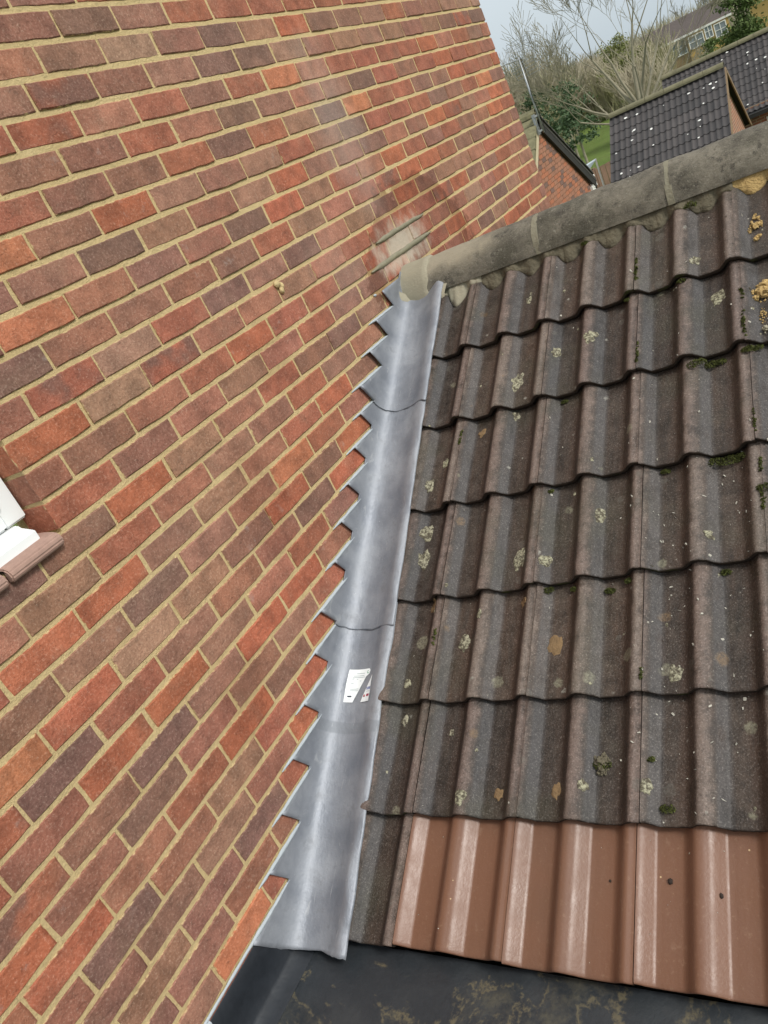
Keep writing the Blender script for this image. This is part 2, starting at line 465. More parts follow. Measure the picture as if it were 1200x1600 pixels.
# ------------------------------------------------------------------ window
M_UPVC = plain('white_upvc', (.78, .80, .80), .3, 0, .03, 3, 0, spec=.5)
M_SILLT = plain('clay_sill', (.34, .215, .17), .85, 0, .3, 40, .0008, 180)
M_SEAL = plain('black_gasket', (.012, .012, .012), .5)
g = G('window_glass', .03, 0, .5); g.color((.03, .035, .04)); g.b.inputs['Transmission Weight'].default_value = .6
M_GLASS = g.m
win = empty('window', (-.1, -1.4, WIN_Z0), 'white plastic window with clay sill cut off by the left edge', 'window')
def framebars(name, x0, x1, y0, y1, z0, z1, w, m, parent):
    b = MB(); xc, dx = (x0 + x1) / 2, x1 - x0
    b.box((xc, y0 + w / 2, (z0 + z1) / 2), (dx, w, z1 - z0)); b.box((xc, y1 - w / 2, (z0 + z1) / 2), (dx, w, z1 - z0))
    b.box((xc, (y0 + y1) / 2, z0 + w / 2), (dx - .001, y1 - y0 - 2 * w, w)); b.box((xc, (y0 + y1) / 2, z1 - w / 2), (dx - .001, y1 - y0 - 2 * w, w))
    me = b.me(name, m)
    bm = bmesh.new(); bm.from_mesh(me); bmesh.ops.bevel(bm, geom=bm.edges[:], offset=.004, segments=2, affect='EDGES'); bm.to_mesh(me); bm.free()
    return part(name, me, parent)
SILZ = WIN_Z0 + .03
fr = framebars('frame', -.145, -.072, WIN_Y0 + .004, JAMB_Y - .004, SILZ + .03, WIN_Z1 - .004, .058, M_UPVC, win)
framebars('sash', -.150, -.058, WIN_Y0 + .052, JAMB_Y - .052, SILZ + .078, WIN_Z1 - .052, .062, M_UPVC, win)
b = MB(); b.box((-.10, (WIN_Y0 + JAMB_Y) / 2, (SILZ + WIN_Z1) / 2 + .02), (.02, JAMB_Y - WIN_Y0 - .2, WIN_Z1 - SILZ - .25))
part('pane', b.me('pane', M_GLASS), win)
# white sill: stepped nosing, extruded along y
def extrude_y(name, prof, y0, y1, m, bev=.003):
    b = MB(); n = len(prof)
    a = [Vector((x, y0, z)) for x, z in prof]; c = [Vector((x, y1, z)) for x, z in prof]
    b.poly(a); b.poly(c[::-1])
    for i in range(n):
        j = (i + 1) % n; b.quad(a[j], a[i], c[i], c[j])
    me = b.me(name, m)
    bm = bmesh.new(); bm.from_mesh(me); bmesh.ops.remove_doubles(bm, verts=bm.verts, dist=1e-5)
    bmesh.ops.recalc_face_normals(bm, faces=bm.faces)
    if bev: bmesh.ops.bevel(bm, geom=bm.edges[:], offset=bev, segments=2, affect='EDGES')
    bm.to_mesh(me); bm.free(); return me
part('sill_board', extrude_y('sill_board', [(-.145, SILZ + .028), (-.06, SILZ + .028), (-.052, SILZ + .020), (-.012, SILZ + .008), (-.012, SILZ - .020), (-.03, SILZ - .020), (-.034, SILZ - .006), (-.145, SILZ - .006)], WIN_Y0 + .004, JAMB_Y - .044, M_UPVC), win)
yy = JAMB_Y - .014
for i in range(6):
    ln = .155 if i == 0 else .222
    me = extrude_y('sill_tile', [(-.14, SILZ - .010), (-.02, SILZ - .020), (.008, SILZ - .025), (.018, SILZ - .033), (.021, SILZ - .046), (.016, SILZ - .057), (.0005, SILZ - .059), (.0005, SILZ - .030), (-.14, SILZ - .026)], yy - ln, yy - .004, M_SILLT, .0035)
    part('sill_tile', me, win, Matrix.Translation((0, 0, .007))); yy -= ln + .006

# ------------------------------------------------------------------ roof tiles
PSC = 1.24
def prof(x):
    """double roll profile height over one tile, x from its left joint (0..0.3)"""
    return PSC * prof0(x)
def prof0(x):
    u = (x + .0) % .15
    if x < .0001: u = 0
    def ss(t): t = max(0, min(1, t)); return t * t * (3 - 2 * t)
    if u < .017: return .0235 - .0085 * (u / .017) ** 1.6
    if u < .036: return .015 - .0145 * (u - .017) / .019
    if u < .092: return .0005 + .0022 * (u - .036) / .056
    if u < .130: return .0027 + .0243 * ss((u - .092) / .040)
    return .0262 + .0010 * math.sin((u - .130) / .020 * 1.2) - .0037 * max(0, (u - .134) / .016) ** 2
PX = [0, .004, .009, .014, .018, .024, .030, .0355, .038, .05, .07, .09, .098, .105, .112, .119, .126, .131, .136, .142, .147]
PXS = PX + [.15 + a for a in PX[1:] if a] + [.3004]
PXS = PX + [.151] + [.15 + a for a in PX[1:]] + [.3004]
JH = .0235 * PSC
def tile_mesh(name, mats, seed, length=.42, chip=.0016, xs=PXS, thick=.021, w=1.0):
    """y=0 is the exposed front edge; slot 0 top, slot 1 broken front edge"""
    q = random.Random(seed)
    ys = [0.0, .0035, .010, .05, .12, .2, .3, length]
    vs, fs, mi, att = [], [], [], []
    nx = len(xs)
    hs_ = []
    for x in xs:
        h = prof(x) - JH
        if x > .29: h = prof(.147) - JH - .0005 * PSC
        hs_.append(h)
    for j, y in enumerate(ys):
        for i, x in enumerate(xs):
            e = chip * (nz(x * 40 + seed * 9, 0, seed) * 1.2 + nz(x * 130, seed, 1)) if j < 2 else 0
            dz_ = -.0030 if j == 0 else (-.0008 if j == 1 else 0)
            dz_ += chip * .35 * nz(x * 18, y * 12, seed * 3.1)
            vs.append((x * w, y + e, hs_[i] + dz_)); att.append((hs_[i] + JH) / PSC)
    for j in range(len(ys) - 1):
        for i in range(nx - 1):
            a = j * nx + i; fs.append((a, a + 1, a + nx + 1, a + nx)); mi.append(0)
    k = len(vs)
    for i, x in enumerate(xs):
        e = chip * 1.4 * nz(x * 60 + 4, seed, 7)
        vs.append((x * w, .0005 + e, hs_[i] - thick * .55)); att.append(0)
    for i, x in enumerate(xs):
        vs.append((x * w, .004, hs_[i] - thick + chip * nz(x * 50, seed, 2))); att.append(0)
    for i, x in enumerate(xs):
        vs.append((x * w, length, hs_[i] - thick)); att.append(0)
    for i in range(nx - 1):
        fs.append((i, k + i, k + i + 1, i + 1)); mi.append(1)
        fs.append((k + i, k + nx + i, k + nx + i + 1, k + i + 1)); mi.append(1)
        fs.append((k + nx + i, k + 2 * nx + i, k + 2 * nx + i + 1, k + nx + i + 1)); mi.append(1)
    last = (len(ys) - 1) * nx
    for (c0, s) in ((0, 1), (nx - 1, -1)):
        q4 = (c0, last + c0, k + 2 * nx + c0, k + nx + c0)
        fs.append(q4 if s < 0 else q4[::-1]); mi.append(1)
    me = mesh(name, vs, fs, mats, True, mi)
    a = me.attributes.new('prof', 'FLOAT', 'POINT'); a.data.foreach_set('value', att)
    return me

def old_tile_mat(name, tint=1.0):
    g = G(name, .72, 0, .45)
    p = g.pos(); rv = g.rand()
    pr = g.vmath('ADD', p, g.scale((3.0, 9.0, 4.0), rv))
    o = g.obj()
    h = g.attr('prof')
    fine = g.noise(p, 230, 4, .8)
    fine2 = g.noise(p, 160, 3, .7)
    mid = g.noise(pr, 17, 6, .70)
    streak = g.noise(g.vmath('MULTIPLY', g.vmath('ADD', o, g.scale((5.0, 3.0, 1.0), rv)), (26.0, 3.0, 1.0)), 1.0, 4, .6)
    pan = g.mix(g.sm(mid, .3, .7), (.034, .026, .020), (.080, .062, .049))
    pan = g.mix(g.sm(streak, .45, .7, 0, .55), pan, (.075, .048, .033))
    crest = g.mix(g.sm(rv, .1, .9), (.235, .172, .142), (.185, .155, .134))  # paler crests: wear, plus light on the rolls painted in
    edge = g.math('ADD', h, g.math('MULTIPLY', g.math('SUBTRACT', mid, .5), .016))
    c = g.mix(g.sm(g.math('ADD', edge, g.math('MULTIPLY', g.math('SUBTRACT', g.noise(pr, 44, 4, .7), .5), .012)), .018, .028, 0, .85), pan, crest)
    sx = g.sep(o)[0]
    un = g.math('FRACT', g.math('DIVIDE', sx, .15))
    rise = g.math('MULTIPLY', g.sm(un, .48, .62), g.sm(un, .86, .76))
    c = g.mix(g.math('MULTIPLY', rise, g.sm(mid, .3, .6, .3, .8)), c, (.060, .037, .026))  # shade on the left-facing rise painted into the tile colour
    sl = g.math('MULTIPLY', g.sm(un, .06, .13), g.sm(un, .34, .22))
    c = g.mix(g.math('MULTIPLY', sl, g.sm(mid, .25, .6, .1, .6)), c, (.092, .095, .099))  # sky sheen on the falling side painted as a blue-grey strip
    c = g.mix(1.0, c, g.mix(rv, (.74, .74, .76), (1.2, 1.12, 1.06)), 'MULTIPLY')
    blot = g.noise(pr, 48, 4, .7)
    c = g.mix(g.sm(blot, .50, .68, 0, .55), c, g.scale(c, .5))
    c = g.mix(g.sm(blot, .46, .30, 0, .4), c, g.scale(c, 1.5))
    c = g.mix(g.sm(g.noise(p, 4.3, 3), .5, .72, 0, .45), c, (.060, .056, .036))
    c = g.mix(g.sm(fine, .52, .68, 0, .75), c, g.mix(.4, g.scale(c, 2.4), (.32, .30, .27)))
    c = g.mix(g.sm(fine, .46, .30, 0, .8), c, g.scale(c, .35))
    # crusts of pale lichen, each cell its own size
    wv = g.vmath('ADD', p, g.scale(g.vmath('SUBTRACT', g.noise(p, 45, 3, .6, 0, True), (.5, .5, .5)), .018))
    for (sc, thr, colr, am) in ((11, .80, (.27, .26, .18), .7), (23, .86, (.36, .35, .30), .8), (17, .74, (.13, .12, .10), .5), (8, .84, (.235, .15, .075), .6), (60, .95, (.5, .5, .45), .8)):
        d = g.voro(wv, sc); cr = g.sep(g.voro(wv, sc, 'Color'))[0]
        rad = g.math('MULTIPLY', g.math('SUBTRACT', cr, thr), 1.3)
        m = g.sm(g.math('SUBTRACT', d, rad), .02, -.06, 0, am)
        m = g.math('MULTIPLY', m, g.sm(fine2, .35, .6, .25, 1))
        c = g.mix(m, c, colr)
    grime = g.noise(g.vmath('MULTIPLY', g.vmath('ADD', o, g.scale((2.0, 7.0, 1.0), rv)), (38.0, 5.0, 1.0)), 1.0, 5, .65)
    c = g.mix(g.sm(grime, .50, .70, 0, .6), c, g.scale(c, .42))
    c = g.scale(c, .86 * tint)
    g.color(c)
    g.rough(g.sm(mid, .3, .7, .44, .68))
    g.bump(g.math('ADD', g.math('MULTIPLY', fine, .55), g.math('ADD', g.math('MULTIPLY', fine2, .8), g.math('MULTIPLY', g.noise(pr, 40, 3), .6))), .0022, 1.0)
    return g.m
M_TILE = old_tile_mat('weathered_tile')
g = G('tile_edge_shade_moss', .9, 0, .2); p = g.pos()  # near-black front edges: shade under the laps painted in, along with moss and algae
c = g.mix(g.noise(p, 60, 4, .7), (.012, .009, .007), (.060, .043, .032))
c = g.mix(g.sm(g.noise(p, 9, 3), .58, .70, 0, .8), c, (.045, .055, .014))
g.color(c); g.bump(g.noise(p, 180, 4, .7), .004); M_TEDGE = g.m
g = G('new_brown_tile', .36, 0, .5); p = g.pos(); rv = g.rand()
f = g.noise(p, 420, 2, .7)
c = g.mix(g.noise(p, 5, 4), (.165, .078, .046), (.196, .098, .060))
c = g.mix(rv, c, g.scale(c, .9))
c = g.mix(g.sm(g.noise(p, 24, 5, .65), .60, .78, 0, .35), c, (.33, .22, .15))
c = g.mix(g.sm(f, .60, .76, 0, .4), c, (.30, .20, .14))
c = g.mix(g.sm(g.noise(p, 85, 4, .7), .58, .72, 0, .4), c, (.28, .18, .115))
c = g.mix(g.sm(g.noise(p, 2.2, 4, .6), .5, .75, 0, .4), c, (.13, .08, .055))
c = g.mix(g.sm(g.noise(g.vmath('MULTIPLY', p, (30.0, 2.5, 2.5)), 1, 4), .55, .75, 0, .25), c, (.15, .075, .05))
vd = g.voro(p, 38); vc = g.sep(g.voro(p, 38, 'Color'))[0]
c = g.mix(g.math('MULTIPLY', g.sm(vd, .10, .05), g.sm(vc, .86, .88)), c, (.5, .36, .2))
g.color(c); g.rough(g.sm(g.noise(p, 11, 5, .65), .3, .7, .35, .48)); g.bump(g.math('ADD', g.math('MULTIPLY', f, .25), g.noise(p, 120, 3)), .0006)
M_NEW = g.m
g = G('new_tile_edge', .7, 0, .3); p = g.pos(); g.color(g.mix(g.noise(p, 60, 4), (.085, .042, .028), (.16, .085, .055))); M_NEWE = g.m

roof = empty('pitched_roof', RP(1.2, -1.05, -.05), 'low pitched roof of dark weathered double-roll concrete tiles running up to a half-round ridge', 'roof')
COURSE = [.866, .549, .220, -.098, -.421, -.722, -1.036]
JX = [.327, .333, .339, .344, .345, .338, .324]
TILT = -.0830
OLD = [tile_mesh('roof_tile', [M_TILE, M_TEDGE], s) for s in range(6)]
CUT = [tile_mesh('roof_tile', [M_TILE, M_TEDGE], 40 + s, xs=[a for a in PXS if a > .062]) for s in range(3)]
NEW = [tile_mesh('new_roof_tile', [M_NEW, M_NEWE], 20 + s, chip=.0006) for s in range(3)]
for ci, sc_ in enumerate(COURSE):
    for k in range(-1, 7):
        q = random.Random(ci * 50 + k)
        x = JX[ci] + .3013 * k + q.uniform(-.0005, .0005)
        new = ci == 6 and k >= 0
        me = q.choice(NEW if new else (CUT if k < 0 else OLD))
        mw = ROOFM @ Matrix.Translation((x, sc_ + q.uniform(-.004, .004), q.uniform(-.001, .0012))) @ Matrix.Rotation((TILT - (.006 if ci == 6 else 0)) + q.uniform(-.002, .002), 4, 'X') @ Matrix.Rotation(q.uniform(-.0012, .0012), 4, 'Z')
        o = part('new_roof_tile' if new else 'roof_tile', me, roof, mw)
        if new and k == 0: o['label'] = 'clean smooth brown replacement tile in the bottom course'
# roof boarding beneath, both slopes
M_DECK = plain('roof_felt', (.02, .02, .02), .9)
b = MB(); xs0, xs1 = .004, 2.45
A0, A1 = RP(xs0, -1.0, -.085), RP(xs1, -1.0, -.085); B0, B1 = RP(xs0, 1.28, -.095), RP(xs1, 1.28, -.095)
def back(P): return Vector((P.x, 2 * RIDGE_Y - P.y, P.z))
b.quad(A0, A1, B1, B0); b.quad(B0, B1, back(B1), back(B0)); b.quad(back(B0), back(B1), back(A1), back(A0))
low0, low1 = Vector((xs0, A0.y, GROUND)), Vector((xs1, A0.y, GROUND))
b.quad(low0, low1, A1, A0); b.quad(back(A0), back(A1), back(low1), back(low0))
b.poly([low1, back(low1), back(A1), back(B1), B1, A1])
part('roof_deck', b.me('roof_deck', M_DECK), roof)

# ------------------------------------------------------------------ ridge
g = G('ridge_concrete', .85, 0, .35); p = g.pos()
fine = g.noise(p, 210, 4, .8); mid = g.noise(p, 9, 6, .7)
c = g.mix(g.sm(mid, .3, .7), (.085, .077, .060), (.215, .195, .152))
c = g.mix(g.sm(g.noise(p, 26, 6, .7), .52, .66, 0, .75), c, (.042, .038, .031))
c = g.mix(g.sm(g.noise(p, 5, 5, .65), .48, .62, 0, .6), c, (.062, .058, .040))
c = g.mix(g.sm(fine, .54, .7, 0, .6), c, (.30, .28, .23)); c = g.mix(g.sm(fine, .45, .3, 0, .7), c, g.scale(c, .4))
wv = g.vmath('ADD', p, g.scale(g.vmath('SUBTRACT', g.noise(p, 45, 3, .6, 0, True), (.5, .5, .5)), .02))
d = g.voro(wv, 9); cr = g.sep(g.voro(wv, 9, 'Color'))[0]
c = g.mix(g.sm(g.math('SUBTRACT', d, g.math('MULTIPLY', g.math('SUBTRACT', cr, .78), 1.2)), .02, -.05, 0, .7), c, (.36, .35, .29))
c = g.mix(g.sm(g.noise(p, 58, 5, .75), .58, .68, 0, .6), c, (.30, .285, .225))
# cement slurry left on the first ridge tile next to the wall
sx = g.sep(p)[0]; sz = g.sep(p)[2]
cem = g.math('MULTIPLY', g.sm(g.math('ADD', sx, g.math('MULTIPLY', mid, .5)), .72, .50), g.sm(g.math('ADD', sz, g.math('MULTIPLY', g.noise(p, 6, 2), .12)), -1.06, -1.01))
c = g.mix(g.math('MULTIPLY', cem, .85), c, (.36, .32, .235))
g.color(c); g.bump(g.math('ADD', fine, g.noise(p, 60, 4, .65)), .003); M_RIDGE = g.m
M_OLDMORT = plain('old_bedding_mortar', (.115, .10, .066), .9, 0, .6, 34, .006, 90)
M_YELMORT = plain('exposed_yellow_mortar', (.44, .305, .125), .95, 0, .45, 90, .006, 160)

def ridge_sect(x0, x1, r, name, m, seed, thick=.016, n=22, nx=14, jag=0.0, a0=4, a1=176, amp=.0026, sag=0):
    b = MB(); rows = []
    for j in range(nx + 1):
        row = []
        for i in range(n + 1):
            a = R(a0 + (a1 - a0) * i / n)
            x = x0 + (x1 - x0) * j / nx
            if jag and j == nx: x += jag * (nz(a * 2.3, seed) + .5 * nz(a * 7, seed + 2))
            if jag and j == nx - 1: x += .5 * jag * nz(a * 2.3, seed)
            rr = r + amp * 2 * nz(x * 9, a * 2, seed) + amp * nz(x * 30, a * 8, seed)
            if jag and j == nx: rr = min(rr, RIDGE_R + .0008)
            row.append(Vector((x, RIDGE_Y - rr * math.cos(a), RIDGE_Z + rr * math.sin(a))))
        rows.append(row)
    b.grid(rows)
    inn = [[Vector((v.x, RIDGE_Y + (v.y - RIDGE_Y) * (r - thick) / r, RIDGE_Z + (v.z - RIDGE_Z) * (r - thick) / r)) for v in row] for row in (rows[0], rows[-1])]
    b.grid([inn[0], rows[0]]); b.grid([rows[-1], inn[1]])
    for e in (0, n):
        fr_ = [[row[e] for row in rows], [Vector((row[e].x, RIDGE_Y + (row[e].y - RIDGE_Y) * (r - thick) / r, RIDGE_Z + (row[e].z - RIDGE_Z) * (r - thick) / r)) for row in rows]]
        b.grid(fr_)
    me = b.me(name, m, True)
    bm = bmesh.new(); bm.from_mesh(me); bmesh.ops.recalc_face_normals(bm, faces=bm.faces)
    for f_ in bm.faces: f_.smooth = True
    bm.to_mesh(me); bm.free()
    return me
xj = [.02, .583, 1.052, 1.508, 1.965, 2.42]
for i in range(5):
    part('ridge_tile', ridge_sect(xj[i] + (.007 if i else 0), xj[i + 1] - .007, RIDGE_R, 'ridge_tile', M_RIDGE, i + 1), roof)
M_JOINT = plain('ridge_joint_mortar', (.21, .195, .14), .9, 0, .3, 30, .004, 90)
for i in range(1, 5):
    part('ridge_joint', ridge_sect(xj[i] - .011, xj[i] + .011, RIDGE_R + .0005, 'ridge_joint', M_JOINT, 9 + i, amp=.0022, nx=4), roof)
# smooth new mortar collar between wall and ridge
collar = empty('mortar_collar', (.0, 1.03, -1.14), 'smooth pale grey-green new mortar closing the ridge end against the brick wall', 'mortar')
part('collar', ridge_sect(.002, .130, RIDGE_R + .0075, 'collar', M_FRESH, 31, jag=.028, a0=-4, a1=150, amp=.0012, nx=10), collar)
def roofn(x, s, course=0):
    """height of the tile surface in the top course"""
    k = math.floor((x - JX[course]) / .3013); u = (x - JX[course]) - .3013 * k
    return prof(min(u, .299)) - JH + (s - COURSE[course]) * TILT
# apron below the ridge: mortar pressed into each tile hollow
def apron(name, x0, x1, m, seed, drop, base=1.192, up=.02):
    b = MB(); nx = max(8, int((x1 - x0) / .006)); rows = [[] for _ in range(5)]
    for i in range(nx + 1):
        x = x0 + (x1 - x0) * i / nx
        k = (x - JX[0] - .058) / .1506; ph = k - math.floor(k)
        pan = max(0, math.cos((ph - (0 if ph < .5 else 1)) * 2 * math.pi)) ** .7
        dr = drop * pan * random.Random(int(math.floor(k + .5)) * 7 + seed).uniform(.45, 1.15) + .010 * nz(x * 34, seed) + .004 * nz(x * 110, seed)
        sl = base - dr
        h0 = roofn(x, sl)
        rows[0].append(RP(x, sl, h0 - .003)); rows[1].append(RP(x, sl + .0015, h0 + .004 + .003 * pan))
        for t, f_ in enumerate((.4, .8)):
            s2 = sl + (1.200 - sl) * f_; h2 = roofn(x, s2)
            rows[2 + t].append(RP(x, s2, max(h2 + .002, h2 + (-.007 - h2) * f_ ** 1.3 + .007 * nz(x * 45, s2 * 45, seed))))
        rows[4].append(RP(x, 1.235, -.004))
    b.grid(rows); return b.me(name, m, True)
part('apron', apron('apron', .185, .345, M_FRESH, 2, .065, 1.172), collar)
part('bedding', apron('bedding', .345, 1.235, M_OLDMORT, 5, .036, 1.168), roof)
part('bedding', apron('bedding', 1.385, 2.42, M_OLDMORT, 8, .036, 1.168), roof)
part('bedding', apron('bedding', 1.235, 1.385, M_YELMORT, 9, .05, 1.178), roof, label='exposed crumbly yellow bedding mortar under the ridge')
# skirt of new mortar over the head of the lead
b = MB(); rows = []
for j in range(8):
    t = j / 7; row = []
    for i in range(17):
        x = .003 + (.205) * i / 16
        low = 1.155 + .018 * math.sin(i * .35) - .010 * (i / 16) + .004 * nz(i * .6, 3)
        if x < .03: low += .006
        s = low + (1.205 - low) * t
        prof_n = .05 * (1 - min(1, x / .05)) ** 1.6 - .018 * min(1, x / .05) + (.026 * max(0, (x - .11) / .06) if x < .17 else .026)
        n_ = prof_n + .007 * (1 - (1 - t) ** 3) + .010 * t * max(0, 1 - x / .14) - .012 * t * max(0, (x - .14) / .06)
        if j == 0: n_ -= .006
        row.append(RP(x, s, n_))
    rows.append(row)
b.grid(rows)
part('skirt', b.me('skirt', M_FRESH, True), collar)

# ------------------------------------------------------------------ lead step flashing
g = G('sheet_lead', .6, .5, .35); p = g.pos()
uv = g.sep(g.attr('sn', 'Vector')); us, un_ = uv[0], uv[1]
mid = g.noise(p, 7, 4, .6); fn = g.noise(p, 160, 3, .7)
c = g.mix(g.sm(mid, .3, .7), (.215, .23, .258), (.33, .345, .37))
c = g.mix(g.sm(g.noise(p, 38, 5, .7), .60, .76, 0, .35), c, (.42, .44, .46))
c = g.mix(g.sm(fn, .66, .75, 0, .5), c, (.5, .52, .54)); c = g.mix(g.sm(fn, .36, .26, 0, .35), c, (.22, .235, .26))
bandn = g.math('ADD', us, g.math('MULTIPLY', g.math('SUBTRACT', g.noise(p, 26, 3), .5), .008))
band = g.math('MULTIPLY', g.sm(bandn, -.512, -.506), g.sm(bandn, -.472, -.478))
c = g.mix(g.math('MULTIPLY', band, .40), c, (.20, .215, .23))
scf = g.noise(g.vmath('MULTIPLY', p, (90.0, 9.0, 9.0)), 1.0, 4, .7, .8)
c = g.mix(g.sm(scf, .62, .70, 0, .45), c, (.46, .47, .48))
c = g.mix(g.sm(g.noise(p, 14, 4, .7), .56, .72, 0, .4), c, (.16, .165, .175))
d2 = g.math('ABSOLUTE', g.math('ADD', g.math('MULTIPLY', us, .30), g.math('SUBTRACT', un_, -.045)))
g.color(c); g.rough(g.math('ADD', g.sm(mid, .3, .75, .50, .70), g.math('MULTIPLY', band, .1)))
g.bump(g.math('ADD', g.math('MULTIPLY', g.noise(p, 24, 4), 1.0), g.math('ADD', g.math('MULTIPLY', g.noise(g.vmath('MULTIPLY', p, (60.0, 14.0, 14.0)), 1.0, 3), .5), g.math('MULTIPLY', fn, .25))), .0035, .75)
M_LEAD = g.m
M_SEALANT = plain('lead_sealant', (.38, .42, .44), .5, 0, .15, 40, .0015, 120)
lead = empty('lead_flashing', RP(.05, -1.09, 0), 'stepped grey lead flashing dressed from the brick joints onto the tile roof edge', 'flashing')
TIPS = [(14, .897), (15, .768), (16, .642), (17, .494), (18, .427), (19, .310), (20, .186), (21, .066), (22, -.054), (23, -.213), (24, -.320), (25, -.456), (26, -.593), (27, -.721), (28, -.852), (29, -1.006)]
def tipS(r, y): return y * CP + (zline(r) - .012 - OFF) * SP
def nbed(r, s): return (zline(r) - .001 - OFF - s * SP) / CP
CUTS = [(r, tipS(r, y)) for r, y in TIPS]           # going down the slope
SEC = [(.0042, .040), (.0058, .027), (.0098, .015), (.0165, .0040), (.0258, -.0042), (.037, -.0102), (.051, -.0145), (.070, -.0170), (.095, -.0165), (.115, -.012), (.130, -.006), (.143, .001), (.152, .0050), (.160, .0075), (.168, .0078), (.176, .0062), (.183, .0030), (.189, -.0005)]
def leadwob(s, x, seed): return .0026 * nz(s * 5, x * 22, seed) + .0016 * nz(s * 15, x * 45, seed + 4)
def lead_sheet(name, s_lo, s_hi, lift, seed, ragged=False):
    b = MB(); sn = []
    segs = []
    hi = s_hi
    for i, (r, sc_) in enumerate(CUTS):
        up = CUTS[i - 1][1] if i else 1.32
        a, c_ = max(sc_, s_lo), min(up, s_hi)
        if c_ - a > .004: segs.append((r, a, c_))
    for (r, a, c_) in segs:
        nseg = max(2, int((c_ - a) / .012)); rows = []
        for j in range(nseg + 1):
            s = a + (c_ - a) * j / nseg; row = []; rs = []
            top = max(.056, nbed(r, s))
            low = .053
            for t in range(5):
                n_ = top + (low - top) * t / 4
                row.append((.0042 + lift, n_)); 
            row += [(x + (lift if n_ > .0 else lift * .7), n_ + lift) for x, n_ in SEC]
            pts = []
            for t, (x, n_) in enumerate(row):
                w = max(0, min(1, (t - 5) / 4))
                wob = leadwob(s, x, seed) * (1.5 if x > .06 and not (-.43 < s < -.3) else 1)
                crs = min(abs(s - q_ - .012) for q_ in COURSE)
                dent = -.0035 * math.exp(-(crs / .016) ** 2) * max(0, min(1, (x - .09) / .06)) if x > .09 else 0
                xe = 0
                if t >= len(row) - 4: xe = .006 * nz(s * 3.3, seed) + .003 * nz(s * 11, seed + 1) - .004 * math.exp(-(crs / .02) ** 2) * (t - len(row) + 5) / 4
                s2 = s
                if s - s_lo < .02:
                    s2 = s + (.006 * nz(t * .5, seed) + (.010 * math.sin(min(1, max(0, x / .18)) * math.pi) if ragged else .003 * math.sin(x * 20))) * (1 - (s - s_lo) / .02)
                    if ragged and x > .09: dent += .010 * math.exp(-((x - .135) / .03) ** 2) * (1 - (s - s_lo) / .02)
                if 5 <= t <= 14: xe += .0045 * nz(s * 2.2, seed) + .002 * nz(s * 7, seed + 9) if t > 6 else 0
                if t < 5 and s - a < .022: xe += .0045 * (1 - (s - a) / .022) * max(0, min(1, (n_ - .05) / .08))
                pts.append(RP(x + xe + (.0006 * nz(s * 8, n_ * 20, seed) if t < 5 else 0), s2, n_ + w * wob + dent)); rs.append((s, n_, x))
            rows.append(pts); sn += rs
        b.grid(rows)
    me = b.me(name, M_LEAD, True)
    a = me.attributes.new('sn', 'FLOAT_VECTOR', 'POINT'); a.data.foreach_set('vector', [k for t in sn for k in t])
    bm = bmesh.new(); bm.from_mesh(me); bmesh.ops.remove_doubles(bm, verts=bm.verts, dist=2e-4)
    bmesh.ops.recalc_face_normals(bm, faces=bm.faces)
    if sum((f_.normal.dot(RP(1, 0, 1) - RP(0, 0, 0)) * f_.calc_area() for f_ in bm.faces)) < 0: bmesh.ops.reverse_faces(bm, faces=bm.faces)
    bm.to_mesh(me); bm.free()
    o = part(name, me, lead)
    md = o.modifiers.new('thickness', 'SOLIDIFY'); md.thickness = .0032; md.offset = -1
    return o
lead_sheet('lead_sheet', .652, 1.30, .0080, 3)
lead_sheet('lead_sheet', -.186, .72, .0040, 11)
lead_sheet('lead_sheet', -1.085, -.11, .0, 23, True)
# sealed edge of every step, tucked in the bed joint
for i, (r, sc_) in enumerate(CUTS):
    up = CUTS[i - 1][1] if i else 1.10
    lo = sc_ - .040 + .02 * (nz(i * 2.7, 1))
    if i == len(CUTS) - 1: lo = sc_ - .26
    b = MB(); rows = [[], [], [], []]; n = 26
    for j in range(n + 1):
        s = lo + (up - .002 - lo) * j / n
        e = min(1, .25 + 5 * min(j, n - j) / n); nn_ = nbed(r, s)
        w = .0036 * e * (1 + .8 * nz(s * 30, i)); d = .0030 * e * (1 + .8 * nz(s * 22, i + 5)) + (.0100 if s > sc_ and r < 18 else (.0066 if s > sc_ and r < 24 else (.0038 if s > sc_ else .001)))
        for t, (x, dn) in enumerate(((.0, w * 1.2), (d, w * .6), (d, -w * .9), (.001, -w * 1.6))):
            rows[t].append(RP(x, s, nn_ + dn))
    b.grid(rows)
    part('sealant_bead', b.me('sealant_bead', M_SEALANT, True), lead)

# torn maker's label stuck on the lead
label = empty('torn_label', RP(.085, -.41, -.015), 'torn white paper label with small print stuck on the lead flashing', 'label')
M_PAPER = plain('label_paper', (.80, .83, .82), .55, 0, .04, 40)
M_INKG = plain('label_grey_ink', (.30, .36, .36), .6); M_INKK = plain('label_black_ink', (.05, .06, .08), .6)
M_INKB = plain('label_blue_ink', (.04, .07, .30), .6); M_INKR = plain('label_red_ink', (.45, .07, .09), .6); M_INKN = plain('label_green_ink', (.08, .30, .16), .6)
def LN(x): 
    for (x0, n0), (x1, n1) in zip(SEC, SEC[1:]):
        if x0 <= x <= x1: return n0 + (n1 - n0) * (x - x0) / (x1 - x0)
    return SEC[-1][1]
def lp(u, v, e=0.0):
    """label coordinates: u across 0..1, v down 0..1"""
    x = .036 + .098 * u; s = -.313 - .102 * v
    return RP(x, s, LN(x) + max(0, leadwob(s, x, 23)) + .0018 + e)
